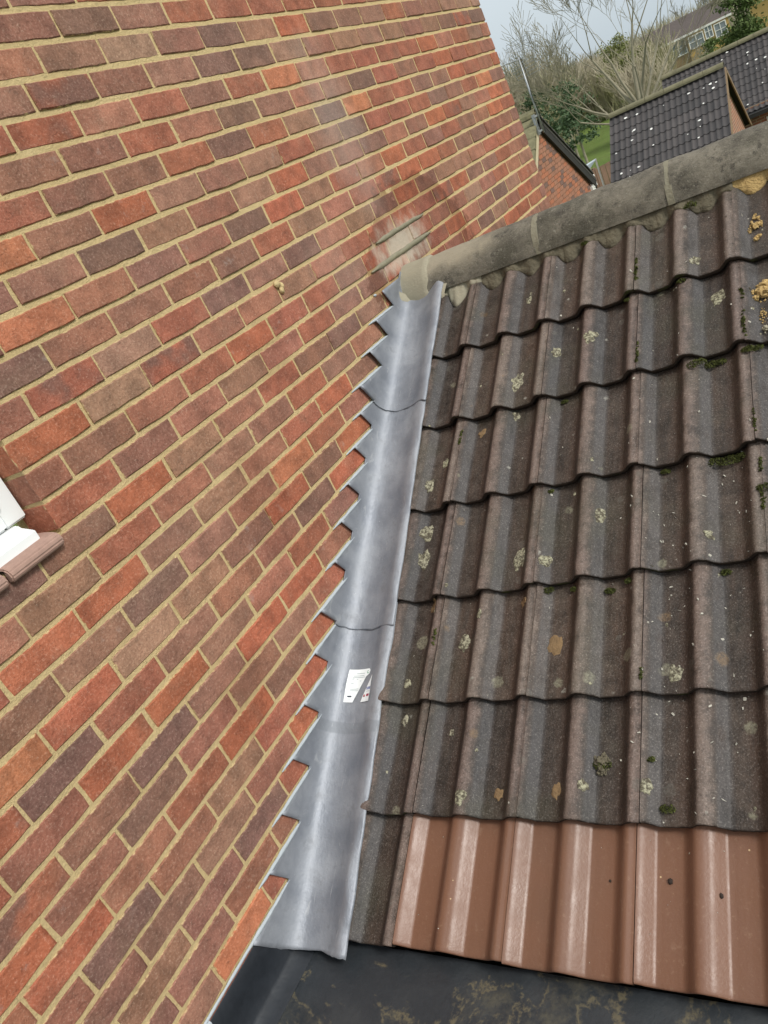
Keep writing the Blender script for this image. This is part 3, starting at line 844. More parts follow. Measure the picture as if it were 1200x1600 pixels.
def sheet(name, outline, m, parent, e=0.0, nu=12):
    """outline: list of (v, u0, u1) strips"""
    b = MB(); rows = []
    for v, u0, u1 in outline: rows.append([lp(u0 + (u1 - u0) * i / nu, v, e) for i in range(nu + 1)])
    b.grid(rows); return part(name, b.me(name, m, True), parent)
p1 = sheet('label_piece', [(0, .03, .80), (.06, .02, .86), (.16, .01, .83), (.24, .01, .70), (.45, .0, .58), (.6, .0, .50), (.75, 0, .42), (.9, 0, .34), (1, 0, .30)], M_PAPER, label)
p2 = sheet('label_piece', [(.22, .985, 1.0), (.35, .92, .99), (.5, .83, .99), (.65, .76, 1.0), (.8, .68, 1.0), (.9, .64, .99), (1, .60, .99)], M_PAPER, label)
def ink(par, u0, u1, v0, v1, m): sheet('print', [(v0, u0, u1), (v1, u0, u1)], m, par, .0004, 3)
for (u0, u1, v) in ((.30, .62, .13), (.20, .62, .20), (.18, .66, .25), (.14, .24, .29), (.32, .38, .30), (.14, .24, .43), (.46, .52, .36), (.12, .46, .60), (.14, .44, .65)):
    ink(p1, u0, u1, v - .007, v + .007, M_INKG)
ink(p1, .09, .23, .80, .845, M_INKK); ink(p1, .12, .2, .89, .905, M_INKG)
for (u0, u1) in ((.80, .825), (.85, .905), (.93, .98)): ink(p2, u0, u1, .57, .65, M_INKB)
ink(p2, .80, .97, .695, .705, M_INKG)
ink(p2, .70, .77, .79, .86, M_INKR); ink(p2, .71, .76, .835, .862, M_INKK); ink(p2, .83, .965, .78, .85, M_INKR); ink(p2, .885, .91, .775, .852, M_INKB)
b = MB()
ring = []
for i in range(14):
    a = 2 * math.pi * i / 14 * .86; ring.append((a, .012, .05))
for i in range(13):
    a0_, a1_ = ring[i][0], ring[i + 1][0]
    q4 = [lp(.765 + rr * .9 * math.cos(a), .105 + rr * .9 * math.sin(a), .0005) for a, rr in ((a0_, .052), (a1_, .052), (a1_, .034), (a0_, .034))]
    b.poly(q4)
part('recycling_mark', b.me('recycling_mark', M_INKN), p1)

# ------------------------------------------------------------------ rubber flat roof below the eaves
FLZ = -2.341
g = G('black_rubber', .5, 0, .4); p = g.pos()
n1 = g.noise(p, 3.2, 6, .62, .6); n2 = g.noise(p, 60, 4, .7)
c = g.mix(n2, (.020, .024, .028), (.036, .041, .046))
c = g.mix(g.sm(g.noise(p, 6, 5, .6), .45, .7, 0, .5), c, (.055, .060, .062))
silt = g.sm(g.math('ADD', n1, g.math('MULTIPLY', g.math('SUBTRACT', n2, .5), .22)), .54, .72, 0, .65)
rim = g.math('MULTIPLY', g.sm(n1, .52, .545), g.sm(n1, .575, .55))
c = g.mix(silt, c, g.mix(g.noise(p, 45, 4), (.06, .055, .038), (.15, .13, .08)))
c = g.mix(g.math('MULTIPLY', g.math('MULTIPLY', rim, g.sm(n2, .4, .6)), .45), c, (.20, .165, .09))
g.color(c); g.rough(g.mixf(silt, .42, .85)); g.bump(g.math('ADD', n2, g.math('MULTIPLY', n1, 2)), .0015)
M_RUB = g.m
g = G('black_upstand', .45, 0, .4); p = g.pos(); g.color(g.mix(g.noise(p, 30, 4, .7), (.008, .010, .013), (.022, .026, .032))); g.bump(g.noise(p, 16, 3), .004, .6); M_UPST = g.m
flat = empty('flat_roof', (1.0, -1.8, FLZ), 'black rubber flat roof stained with tan silt below the tile eaves', 'flat roof')
b = MB(); rows = []
for j in range(40):
    y = -.86 - 2.6 * (j / 39) ** 1.3; rows.append([Vector((.035 + 2.5 * i / 60, y, FLZ + .0035 * nz(i * .2, j * .3, 1) + (.004 * nz(i * .9, j * 1.1, 5)))) for i in range(61)])
b.grid(rows); b.box((1.285, -2.16, FLZ - .15), (2.5, 2.6, .27))
part('membrane', b.me('membrane', M_RUB, True), flat)
b = MB(); rows = []
for j in range(26):
    y = -.86 - 2.6 * j / 25; w = .002 * nz(j * .7, 2)
    w *= .2
    rows.append([Vector((.0008, y, -2.186)), Vector((.0026 + w, y, -2.188)), Vector((.0028 + w, y, -2.24)), Vector((.0032 - w, y, -2.31)), Vector((.012, y, FLZ + .022)), Vector((.03, y, FLZ + .010)), Vector((.045, y, FLZ + .0045)), Vector((.052, y, FLZ + .001))])
b.grid(rows); part('upstand', b.me('upstand', M_UPST, True), flat)
b = MB(); rows = [[], [], []]
for j in range(40):
    y = -1.20 - 2.2 * j / 39; e = .002 * nz(j * .8, 9)
    rows[0].append(Vector((.0, y, -2.178 + e))); rows[1].append(Vector((.009, y, -2.184 + e))); rows[2].append(Vector((.007, y, -2.194 + e)))
b.grid(rows); part('sealant_bead', b.me('sealant_bead', M_SEALANT, True), flat)

# ------------------------------------------------------------------ moss, lichen crusts, grit and mortar crumbs on the tiles
def surf(x, s):
    """tile surface height at roof coordinates"""
    ci = 0
    for i, sc_ in enumerate(COURSE):
        if s >= sc_: ci = i; break
    else: ci = len(COURSE) - 1
    k = math.floor((x - JX[ci]) / .3013); u = (x - JX[ci]) - .3013 * k
    return prof(min(u, .299)) - JH + (s - COURSE[ci]) * TILT
M_MOSS = plain('moss', (.085, .095, .022), .95, 0, .6, 60, .004, 200)
g = G('lichen', .95, 0, .2); p = g.pos(); n_a = g.noise(p, 95, 5, .75)
g.color(g.mix(g.sm(n_a, .42, .62), (.085, .073, .052), g.mix(g.noise(p, 12, 2), (.34, .33, .20), (.42, .40, .31)))); g.bump(n_a, .004); M_LICH = g.m
M_LICHO = plain('ochre_lichen', (.20, .13, .065), .95, 0, .5, 90, .003, 220)
M_GRIT = plain('pale_grit', (.42, .40, .34), .9, 0, .2, 50)
LICH = [(0.543, 1.01, 0.016), (0.527, 0.657, 0.03), (0.525, 0.529, 0.014), (0.276, 0.398, 0.015), (0.226, 0.317, 0.022), (0.236, 0.145, 0.026), (0.241, 0.044, 0.026), (0.583, -0.007, 0.026), (0.668, -0.029, 0.018), (0.418, -0.246, 0.022), (0.824, 0.095, 0.018), (0.246, -0.359, 0.013), (0.475, -0.676, 0.018), (0.242, -0.463, 0.013), (1.167, 0.766, 0.026), (0.784, 0.739, 0.022), (1.018, -0.375, 0.022), (1.114, -0.024, 0.012), (0.405, -0.502, 0.009), (0.66, 0.731, 0.016), (0.952, -0.64, 0.016), (1.112, 0.927, 0.016), (.8, -.64, .013), (.47, -.17, .012)]
def crust(b, x0, s0, r, seed, m=0, lift=.0016, n=18):
    k = len(b.v); b.v.append(RP(x0, s0, surf(x0, s0) + lift + .0008)); rings = (.55, .9, 1.0)
    for q_, f in enumerate(rings):
        for i in range(n):
            a = 2 * math.pi * i / n
            rr = r * f * (1 + .55 * nz(math.cos(a) * 1.3, math.sin(a) * 1.3, seed * 3.3) + .40 * nz(math.cos(a) * 4, math.sin(a) * 4, seed))
            x, s = x0 + rr * math.cos(a) * .85, s0 + rr * math.sin(a) * 1.2
            b.v.append(RP(x, s, surf(x, s) + (lift if q_ < 2 else -.0008)))
    for i in range(n):
        j = (i + 1) % n; b.f.append((k, k + 1 + i, k + 1 + j)); b.mi.append(m)
        for q_ in range(2):
            a = k + 1 + q_ * n; b.f.append((a + i, a + n + i, a + n + j, a + j)); b.mi.append(m)
b = MB()
for i, (x, s, r) in enumerate(LICH): crust(b, x, s, r, i + 1)
for i, (x, s, r) in enumerate([(.705, -.269, .026), (.727, -.653, .016), (.572, -.665, .014), (.30, -.12, .018), (.60, -.14, .014), (.40, .49, .014)]): crust(b, x, s, r, i + 60, 1)
q = random.Random(5)
for i in range(40):
    x, s = q.uniform(.2, 1.9), q.uniform(-.7, 1.15)
    crust(b, x, s, q.uniform(.003, .007), i + 100, 0, .001, 8)
tag(part('lichen', b.me('lichen', [M_LICH, M_LICHO], True)), 'pale green-grey lichen crusts dotted over the weathered tiles', 'lichen', kind='stuff')
b = MB()
def tuft(b, P, nrm, r, q, dens=70):
    for _ in range(int(dens)):
        a = q.uniform(0, 6.28); rr = r * math.sqrt(q.random())
        t = Vector((math.cos(a) * rr, math.sin(a) * rr * .8, 0)); hgt = (1 - (rr / r) ** 2) * r * .55 + .001
        base = P + t; c = base + nrm * hgt * q.uniform(.5, 1.1)
        w = .0028 * q.uniform(.7, 1.5); d1 = Vector((q.uniform(-1, 1), q.uniform(-1, 1), q.uniform(-1, 1))).normalized() * w; d2 = Vector((q.uniform(-1, 1), q.uniform(-1, 1), q.uniform(-1, 1))).normalized() * w
        b.poly([c - d1, c + d2, c + d1 + nrm * w]); b.poly([c - d2, c + d1, c + nrm * w * 2])
NR = Vector((0, -SP, CP))
MOSS = [(1.10, .530, .030), (1.135, .532, .026), (1.16, .534, .018), (1.13, .205, .030), (1.17, .203, .030), (1.20, .206, .018), (1.253, .086, .022), (1.0, .207, .014), (.905, -.113, .014), (.838, -.584, .024), (.994, -.683, .017), (.96, -.576, .010), (.847, -.130, .016), (1.14, -.115, .014), (.666, .206, .010), (.672, -.11, .018), (.75, -.116, .012), (1.24, .53, .02), (1.3, .205, .02), (1.26, .535, .018), (.75, 1.17, .014), (1.10, 1.178, .03), (1.16, 1.185, .022), (.95, 1.19, .012), (.9, .855, .012), (1.07, .853, .014), (.69, .535, .012)]
for i, (x, s, r) in enumerate(MOSS):
    tuft(b, RP(x, s, surf(x, s) - .001), NR, r, q, 60 + r * 5000)
for (jx, s0, s1) in ((1.2455, .02, .20), (1.2425, .24, .40), (1.236, .56, .80), (.937, .57, .70), (.934, .88, 1.0), (.332, -.34, -.2), (.944, -.4, -.36), (.336, .44, .5)):
    for _ in range(int((s1 - s0) * 260)):
        s_ = q.uniform(s0, s1); x_ = jx + q.gauss(.001, .0016)
        if nz(s_ * 14, jx) > -.15: tuft(b, RP(x_, s_, surf(x_, s_) - .001), NR, q.uniform(.002, .0042), q, 7)
tag(part('moss', b.me('moss', M_MOSS)), 'green moss growing under the tile edges and along the joints', 'moss', kind='stuff')
b = MB()
for i in range(300):
    x, s = q.uniform(.2, 1.9), q.uniform(-1.03, 1.16)
    if i < 150: x = q.gauss(1.1, .12); s = q.gauss(-.15, .35)
    if s < -1.03 or s > 1.16 or x < .2: continue
    r = q.choice((.0010, .0012, .0016, .0022, .0032)) if s > -.73 else q.choice((.0008, .001, .0016))
    P = RP(x, s, surf(x, s) + r * .3); ax = [Vector((q.uniform(-1, 1), q.uniform(-1, 1), q.uniform(-1, 1))).normalized() for _ in range(3)]
    b.box(P, (r * 2, r * 1.5, r * 1.2), 0, ax)
tag(part('grit', b.me('grit', M_GRIT)), 'tiny pale mortar grit scattered over the tiles', 'grit', kind='stuff')
# mortar droppings on the right hand tiles
def crumb(x, s, rx, ry, rz, seed, lab, m=None, sub=3):
    q = random.Random(seed); bm = bmesh.new()
    for k in range(34 if sub > 2 else 9):
        a = q.uniform(0, 6.28); d = math.sqrt(q.random())
        lx, ly = rx * d * math.cos(a), ry * d * math.sin(a); r = min(rx, ry) * q.uniform(.12, .42) * (1.25 - .7 * d)
        c_ = Vector((lx, ly, surf(x + lx, s + ly) - surf(x, s) + r * q.uniform(.1, .7) + rz * .6 * (1 - d)))
        g2 = bmesh.ops.create_icosphere(bm, subdivisions=2, radius=r)
        for v in g2['verts']:
            v.co = c_ + v.co * (1 + .8 * mn.noise(v.co * (1.6 / r) + Vector((k * 3.1, seed, 0)))) * Vector((1, 1, 1)).x
    me = bpy.data.meshes.new('mortar_lump'); bm.to_mesh(me); bm.free(); me.materials.append(m or M_YELMORT)
    o = part('mortar_lump', me, None, ROOFM @ Matrix.Translation((x, s, surf(x, s))))
    tag(o, lab, 'mortar', 'mortar droppings on the right-hand tiles')
crumb(1.285, .985, .020, .062, .009, 1, 'long ochre smear of crumbled mortar below the exposed ridge bedding')
crumb(1.292, .733, .034, .036, .017, 5, 'largest yellow mortar lump lying at the head of the second tile course')
crumb(1.262, .745, .015, .010, .008, 8, 'small grey-green mortar crumb touching the largest yellow lump', M_OLDMORT, 2)
crumb(1.283, .640, .010, .034, .007, 12, 'thin trail of yellow mortar crumbs below the largest lump')
crumb(1.287, .585, .016, .022, .010, 15, 'pale mortar crumb at the lower end of the crumb trail', M_FRESH, 2)
crumb(.838, -.586, .020, .028, .014, 21, 'brown mossy mortar clod on the last weathered course above the new tiles', M_OLDMORT, 3)
# a few bits lying on the new tiles
M_DARK = plain('dark_debris', (.03, .02, .015), .9)
for i, (x, s, r, lab) in enumerate([(.993, -.83, .006, 'dark seed lying on a new brown tile'), (.86, -.84, .003, 'tiny dark speck on the new brown tiles'), (1.10, -.85, .005, 'small curled dark twig on the right-hand new tile')]):
    tag(part('debris', lump_mesh('debris', r, r * 1.3, r * .7, i + 2, M_DARK, 1), None, ROOFM @ Matrix.Translation((x, s, surf(x, s) + r * .4))), lab, 'debris')

# ------------------------------------------------------------------ ground and hillside
def gz(x, y):
    rise = max(0, y - 24); z = GROUND + min(rise, 26) * .034 + max(0, rise - 40) * .02
    z += max(0, rise - 10) * max(0, min(1, (-x - 2) / 25)) * .012
    return min(z, -.9) + .25 * nz(x * .08, y * .08) * min(1, rise / 10)
g = G('rough_grass', .95, 0, .2); p = g.pos()
c = g.mix(g.noise(p, .6, 4), (.10, .16, .03), (.19, .26, .06)); c = g.mix(g.sm(g.noise(p, 3, 5, .7), .5, .72, 0, .6), c, (.16, .14, .07))
g.color(c); g.bump(g.noise(p, 14, 5, .7), .15); M_GRASS = g.m
b = MB(); rows = []
ysl = [-60, -20, 0, 10, 18] + [24 + i * 2.5 for i in range(44)] + [150, 200, 300, 600, 1500]
xsl = [-1500, -500, -200, -120] + [-80 + i * 4 for i in range(41)] + [120, 200, 500, 1500]
for y in ysl: rows.append([Vector((x, y, gz(x, y))) for x in xsl])
b.grid(rows)
tag(part('ground', b.me('ground', M_GRASS, True)), 'grassy ground rising to a hillside', 'ground', kind='structure')

# ------------------------------------------------------------------ neighbour: small gabled building with aerial
GA = at(830, 178, 16)
GX = GA.x; GHW, GP = 2.20, R(34.5)
M_NB = plain('neighbour_brick', (.31, .145, .09), .9, 0, .35, 5)
M_NM = plain('neighbour_mortar', (.40, .31, .19), .95, 0, .2, 6)
M_DKB = plain('dark_bargeboard', (.022, .020, .017), .7, 0, .4, 8)
M_CREAM = plain('cream_bargeboard', (.50, .42, .28), .7, 0, .2, 8)
M_WHITE = plain('white_paint', (.72, .71, .67), .6, 0, .08, 6)
gab = empty('gabled_building', (GX, GA.y, GROUND), 'small orange brick gabled building seen past the corner of the wall', 'building')
def gtop(y, d=0): return GA.z - .10 - abs(y - GA.y) * math.tan(GP) - d
b = MB()
b.poly([Vector((GX - .012, GA.y - GHW, GROUND)), Vector((GX - .012, GA.y + GHW, GROUND)), Vector((GX - .012, GA.y + GHW, gtop(GA.y + GHW))), Vector((GX - .012, GA.y, gtop(GA.y))), Vector((GX - .012, GA.y - GHW, gtop(GA.y - GHW)))])
b.box((GX - 3, GA.y + GHW - .06, (GROUND + gtop(GA.y + GHW)) / 2), (5.9, .1, gtop(GA.y + GHW) - GROUND)); b.box((GX - 3, GA.y - GHW + .06, (GROUND + gtop(GA.y - GHW)) / 2), (5.9, .1, gtop(GA.y - GHW) - GROUND))
gw = part('gable_wall', b.me('gable_wall', M_NM), gab)
b = MB(); z = GA.z - .25; r = 0
while z > -3.9:
    y = GA.y - GHW + (.1125 if r % 2 else 0)
    while y < GA.y + GHW - .05:
        if gtop(y + .1) - z > .06 and gtop(y + .22) - z > .0: b.box((GX - .02, y + .109, z), (.045 + .006 * rnd.random(), .2155, .065), rnd.choices((0, 1, 2), (5, 2, 2))[0])
        y += .225
    z -= .075; r += 1
part('brickwork', b.me('brickwork', [M_NB, plain('neighbour_brick_dark', (.17, .10, .08), .9, 0, .3, 5), plain('neighbour_brick_red', (.37, .14, .075), .9, 0, .3, 5)]), gw, kind='stuff')
M_MTILE = plain('mossy_tile', (.17, .155, .085), .95, 0, .5, 9, .02, 14)
for sgn, m in ((1, M_DKB), (-1, M_CREAM)):
    dirv = Vector((0, sgn * math.cos(GP), -math.sin(GP))); nrm = Vector((0, sgn * math.sin(GP), math.cos(GP)))
    L_ = (GHW + .22) / math.cos(GP)
    c = Vector((GX - 2.95, GA.y, GA.z)) + dirv * (L_ / 2) - nrm * .055
    b = MB(); b.box(c, (6.05, L_, .07), 0, (Vector((1, 0, 0)), dirv, nrm))
    nrow = int(L_ / .3)
    for i in range(nrow):
        b.box(Vector((GX - 2.95, GA.y, GA.z)) + dirv * (i * .3 + .17) - nrm * .008, (6.1, .33, .03), 0, (Vector((1, 0, 0)), dirv, (nrm + dirv * -.08).normalized()))
    part('roof_slope', b.me('roof_slope', M_MTILE if sgn < 0 else plain('dark_tile_far', (.05, .045, .04), .85, 0, .4, 7)), gab)
    b = MB(); b.box(Vector((GX + .045, GA.y, GA.z)) + dirv * (L_ / 2) - nrm * .14, (.05, L_, .19 if sgn > 0 else .10), 0, (Vector((1, 0, 0)), dirv, nrm))
    part('bargeboard', b.me('bargeboard', m), gab)
b = MB(); b.box((GX - .1, GA.y + GHW + .06, gtop(GA.y + GHW) - .09), (.32, .30, .22)); b.box((GX - .0, GA.y + GHW - .06, gtop(GA.y + GHW) - .22), (.1, .22, .14))
part('eaves_box', b.me('eaves_box', M_WHITE), gab)
for i in range(12):
    b = MB(); y = GA.y; x = GX - .12 - .45 * i
    for k in range(6):
        a0_, a1_ = math.pi * k / 6, math.pi * (k + 1) / 6
        b.quad(*[Vector((xx, y + .13 * math.cos(a), GA.z - .06 + .12 * math.sin(a))) for xx, a in ((x + .21, a0_), (x + .21, a1_), (x - .22, a1_), (x - .22, a0_))])
    part('ridge_tile', b.me('ridge_tile', M_MTILE), gab)
    if i > 3: break

# television aerial clamped to that gable
M_ALU = plain('aerial_metal', (.34, .35, .36), .45, .5, .2, 10)
foot = at(846, 196, 15.9); top = at(805.5, 92, 15.9)
top = Vector((foot.x, foot.y, top.z))
foot.z -= .12
aer = empty('television_aerial', foot, 'television aerial on a thin mast above the gabled building', 'aerial')
b = MB(); b.tube(foot, top, .017, .015, 8, 0, True); part('mast', b.me('mast', M_ALU, True), aer)
b = MB()
for dz_ in (.05, .30): b.box((foot.x - .03, foot.y - .08, foot.z + dz_), (.05, .26, .03))
b.box((foot.x - .03, foot.y - .21, foot.z + .17), (.03, .03, .34)); b.box((foot.x - .03, foot.y - .13, foot.z + .17), (.03, .02, .34)); part('wall_bracket', b.me('wall_bracket', M_ALU), aer)
bd = Vector((-.10, -1, 0)).normalized()
tp = Vector((top.x, top.y, top.z - .03))
b = MB(); b.tube(tp + bd * -.12, tp + bd * 1.05, .011, .010, 6, 0, True); part('boom', b.me('boom', M_ALU, True), aer)
for i in range(8):
    c = tp + bd * (.02 + .13 * i); hl = .23 - .008 * i
    b = MB(); b.tube(c - Vector((0, 0, hl)), c + Vector((0, 0, hl)), .006, .006, 5, 0, True); part('rod', b.me('rod', M_ALU, True), aer)
for sgn in (-1, 1):
    b = MB(); c = tp + bd * -.10
    for i in range(5): 
        z_ = sgn * (.05 + .06 * i); d = bd * (-.02 * i)
        b.tube(c + d + Vector((-.20, 0, z_)), c + d + Vector((.20, 0, z_)), .005, .005, 4)
    for x_ in (-.2, 0, .2): b.tube(c + Vector((x_, 0, sgn * .05)), c + bd * -.08 + Vector((x_, 0, sgn * .29)), .005, .005, 4)
    part('reflector', b.me('reflector', M_ALU), aer)
b = MB()
for i in range(14):
    t0, t1 = i / 14, (i + 1) / 14
    f_ = lambda t: Vector((top.x + .02, top.y + .03 + .05 * math.sin(t * 9), foot.z + (top.z - foot.z) * (1 - t)))
    b.tube(f_(t0), f_(t1), .005, .005, 4)
part('cable', b.me('cable', M_DKB), aer)

# ------------------------------------------------------------------ tiled roofs beyond
FXS = [0, .018, .036, .06, .09, .112, .128, .14, .15, .168, .186, .21, .24, .262, .278, .29, .2985]
g = G('slate_grey_tile', .7, 0, .4); p = g.pos(); rv = g.rand()
c = g.mix(g.noise(p, 3, 4), (.038, .034, .034), (.066, .060, .058)); c = g.mix(1.0, c, g.mix(rv, (.8, .8, .8), (1.25, 1.2, 1.18)), 'MULTIPLY')
g.color(c); g.bump(g.noise(p, 60, 3), .006); M_FTILE = g.m
M_FEDGE = plain('slate_tile_edge', (.014, .013, .013), .9)
FARM = [tile_mesh('roof_tile', [M_FTILE, M_FEDGE], 80 + s, .42, .001, FXS, .018) for s in range(3)]
M_FRIDGE = plain('mossy_ridge', (.16, .145, .085), .95, 0, .4, 6, .01, 30)
M_FBRICK = G('orange_brick_far', .9); g = M_FBRICK; p = g.pos()
bt = g.n('ShaderNodeTexBrick'); bt.inputs['Scale'].default_value = 1; bt.inputs['Brick Width'].default_value = .225; bt.inputs['Row Height'].default_value = .075; bt.inputs['Mortar Size'].default_value = .010
bt.inputs['Color1'].default_value = (.36, .13, .075, 1); bt.inputs['Color2'].default_value = (.24, .11, .08, 1); bt.inputs['Mortar'].default_value = (.38, .30, .2, 1)
s3 = g.sep(p); cx = g.n('ShaderNodeCombineXYZ'); g.put(cx.inputs[0], g.math('ADD', s3[0], s3[1])); g.put(cx.inputs[1], s3[2]); g.put(bt.inputs['Vector'], cx.outputs[0]); g.color(bt.outputs[0]); M_FBRICK = g.m
M_VERGE = plain('tan_bargeboard', (.22, .15, .085), .7, 0, .25, 5)
M_SPOT = plain('white_spots', (.72, .71, .66), .9)
def tiled_house(name, Lp, Rp, pitch, ncourse, label, cat, spots, gauge=.345, extra=0, verge=True, seed=1):
    """ridge from Lp to Rp, near slope tiled piece by piece, gable on the right"""
    q = random.Random(seed)
    ex = (Rp - Lp); ex.z = 0; Lr = ex.length; ex.normalize()
    ey = Vector((-ex.y, ex.x, 0))                    # points away from the viewer
    h = empty(name, Vector(((Lp + Rp).x / 2, (Lp + Rp).y / 2, GROUND)), label, cat)
    up = Vector((ey.x * math.cos(pitch), ey.y * math.cos(pitch), math.sin(pitch))); nn = ex.cross(up)
    Lz = min(Lp.z, Rp.z); apex = Vector((Lp.x, Lp.y, Lz))
    base = Matrix((( ex.x, up.x, nn.x, apex.x), (ex.y, up.y, nn.y, apex.y), (ex.z, up.z, nn.z, apex.z), (0, 0, 0, 1)))
    run = ncourse * gauge + .1
    half = run * math.cos(pitch); drop = run * math.sin(pitch)
    b = MB()
    cnr = lambda x, y, z: apex + ex * x + ey * y + Vector((0, 0, z))
    ins = .14
    wallz = -drop + .05
    gp = [cnr(Lr - ins, -half + .2, GROUND - apex.z), cnr(Lr - ins, half - .2, GROUND - apex.z), cnr(Lr - ins, half - .2, wallz + .1), cnr(Lr - ins, 0, -.16), cnr(Lr - ins, -half + .2, wallz + .1)]
    gl = [cnr(ins, (v - apex).dot(ey), v.z - apex.z) for v in gp]
    b.poly(gp); b.poly(gl[::-1]); b.quad(gl[0], gp[0], gp[4], gl[4]); b.quad(gl[2], gp[2], gp[1], gl[1])
    part('wall', b.me('wall', M_FBRICK), h)
    b = MB()
    b.quad(cnr(.01, -half, -drop - .06), cnr(Lr - .01, -half, -drop - .06), cnr(Lr - .01, 0, -.07), cnr(.01, 0, -.07))
    b.quad(cnr(.01, 0, -.07), cnr(Lr - .01, 0, -.07), cnr(Lr - .01, half, -drop - .06), cnr(.01, half, -drop - .06))
    part('roof_deck', b.me('roof_deck', M_DECK), h)
    nt = int(Lr / .3)
    wsc = Lr / nt / .3
    for ci in range(ncourse):
        for k in range(nt):
            mw = base @ Matrix.Translation((k * .3 * wsc + q.uniform(-.002, .002), -(ci + 1) * gauge - .03 + q.uniform(-.005, .005), .0)) @ Matrix.Rotation(-.05, 4, 'X') @ Matrix.Diagonal((wsc, 1, 1, 1))
            part('roof_tile', q.choice(FARM), h, mw)
    nr = max(2, int(Lr / .45))
    for i in range(nr):
        b = MB(); x0, x1 = Lr * i / nr + .004, Lr * (i + 1) / nr - .004
        for k in range(8):
            a0_, a1_ = R(-10 + 25 * k), R(-10 + 25 * (k + 1))
            b.quad(*[cnr(xx, -.125 * math.cos(a), -.03 + .105 * math.sin(a)) for xx, a in ((x0, a0_), (x1, a0_), (x1, a1_), (x0, a1_))])
        part('ridge_tile', b.me('ridge_tile', M_FRIDGE, True), h)
    if verge:
        for sg in (-1, 1):
            dv = Vector((ey.x * sg * math.cos(pitch), ey.y * sg * math.cos(pitch), -math.sin(pitch))); n2 = ex.cross(dv) * (1 if sg < 0 else -1)
            b = MB(); c = cnr(Lr + .012, 0, -.06) + dv * (run / 2) - Vector((0, 0, .05)); b.box(c, (.03, run, .11), 0, (ex, dv, dv.cross(ex)))
            part('bargeboard', b.me('bargeboard', M_VERGE), h)
    b = MB()
    for _ in range(spots):
        x, s = q.uniform(.1, Lr - .1), -q.uniform(.15, run - .05); r = q.uniform(.01, .036)
        ci = max(0, int((-s - .03) / gauge)); u = (x / wsc) % .3
        n0 = prof(min(u, .299)) - JH + (s + (ci + 1) * gauge + .03) * -.05
        pts = [base @ Vector((x + r * 1.3 * math.cos(t * .785) * (1 + .4 * q.uniform(-1, 1)), s + r * math.sin(t * .785) * (1 + .4 * q.uniform(-1, 1)), n0 + .02)) for t in range(8)]
        b.poly(pts)
    if spots: part('bird_droppings', b.me('bird_droppings', M_SPOT), h, kind='stuff')
    return h, cnr
gr_R = at(1131, 101, 25); gr_L = Vector((gr_R.x - 3.0, gr_R.y, gr_R.z))
tiled_house('garage', gr_L, gr_R, R(35), 9, 'low garage with white-spotted dark wavy tiles just beyond the ridge', 'garage', 26, seed=3)
h2L, h2R = Vector((-3.45, 28.5, -1.885)), Vector((2.55, 28.5, -1.885))
hh2, cn2 = tiled_house('neighbour_house', h2L, h2R, R(35), 10, 'larger house with a long dark tiled roof behind the white-spotted garage roof', 'house', 34, .30, seed=8)
ex2 = (h2R - h2L); L2 = ex2.length
b = MB(); b.box(cn2(L2 * .5, -2.58, -1.86), (L2, .11, .11), 0, (ex2.normalized(), Vector((-ex2.y, ex2.x, 0)).normalized(), Vector((0, 0, 1))))
part('gutter', b.me('gutter', M_DKB), hh2)
def window_on(parent, c, ax, w, hgt, nv=2, nh=1):
    up = Vector((0, 0, 1)); fwd = ax.cross(up)
    if (CAM - c).dot(fwd) < 0: fwd = -fwd
    b = MB(); t = .07
    for s_ in (-1, 1): b.box(c + ax * (s_ * (w / 2 - t / 2)), (t, .08, hgt), 0, (ax, fwd, up)); b.box(c + up * (s_ * (hgt / 2 - t / 2)), (w - 2 * t, .079, t), 0, (ax, fwd, up))
    for i in range(1, nv): b.box(c + ax * (w * (i / nv - .5)), (t * .8, .078, hgt - 2 * t), 0, (ax, fwd, up))
    for i in range(1, nh + 1): b.box(c + up * (hgt * (i / (nh + 1) - .5)), (w - 2 * t, .07, t * .6), 0, (ax, fwd, up))
    o = part('window', b.me('window', M_WHITE), parent)
    b = MB(); b.box(c - fwd * .01, (w - .1, .02, hgt - .1), 0, (ax, fwd, up)); part('pane', b.me('pane', M_FPANE), o)
g = G('far_pane', .15, 0, .5); g.color((.22, .25, .27)); M_FPANE = g.m
a2 = ex2.normalized()
wx = (at(1203, 180, 28.0) - h2L).dot(a2)
window_on(hh2, cn2(wx + .45, -2.36, -2.5), a2, 1.1, .9)
# white gull-like finial on that roof's left end
b = MB(); c = at(1110, 97, 33); b.tube(c - Vector((0, 0, .5)), c + Vector((.05, 0, .25)), .09, .02, 6, 0, True)
tag(part('roof_vent', b.me('roof_vent', M_WHITE, True)), 'small white vent pipe behind the garage ridge', 'vent pipe')

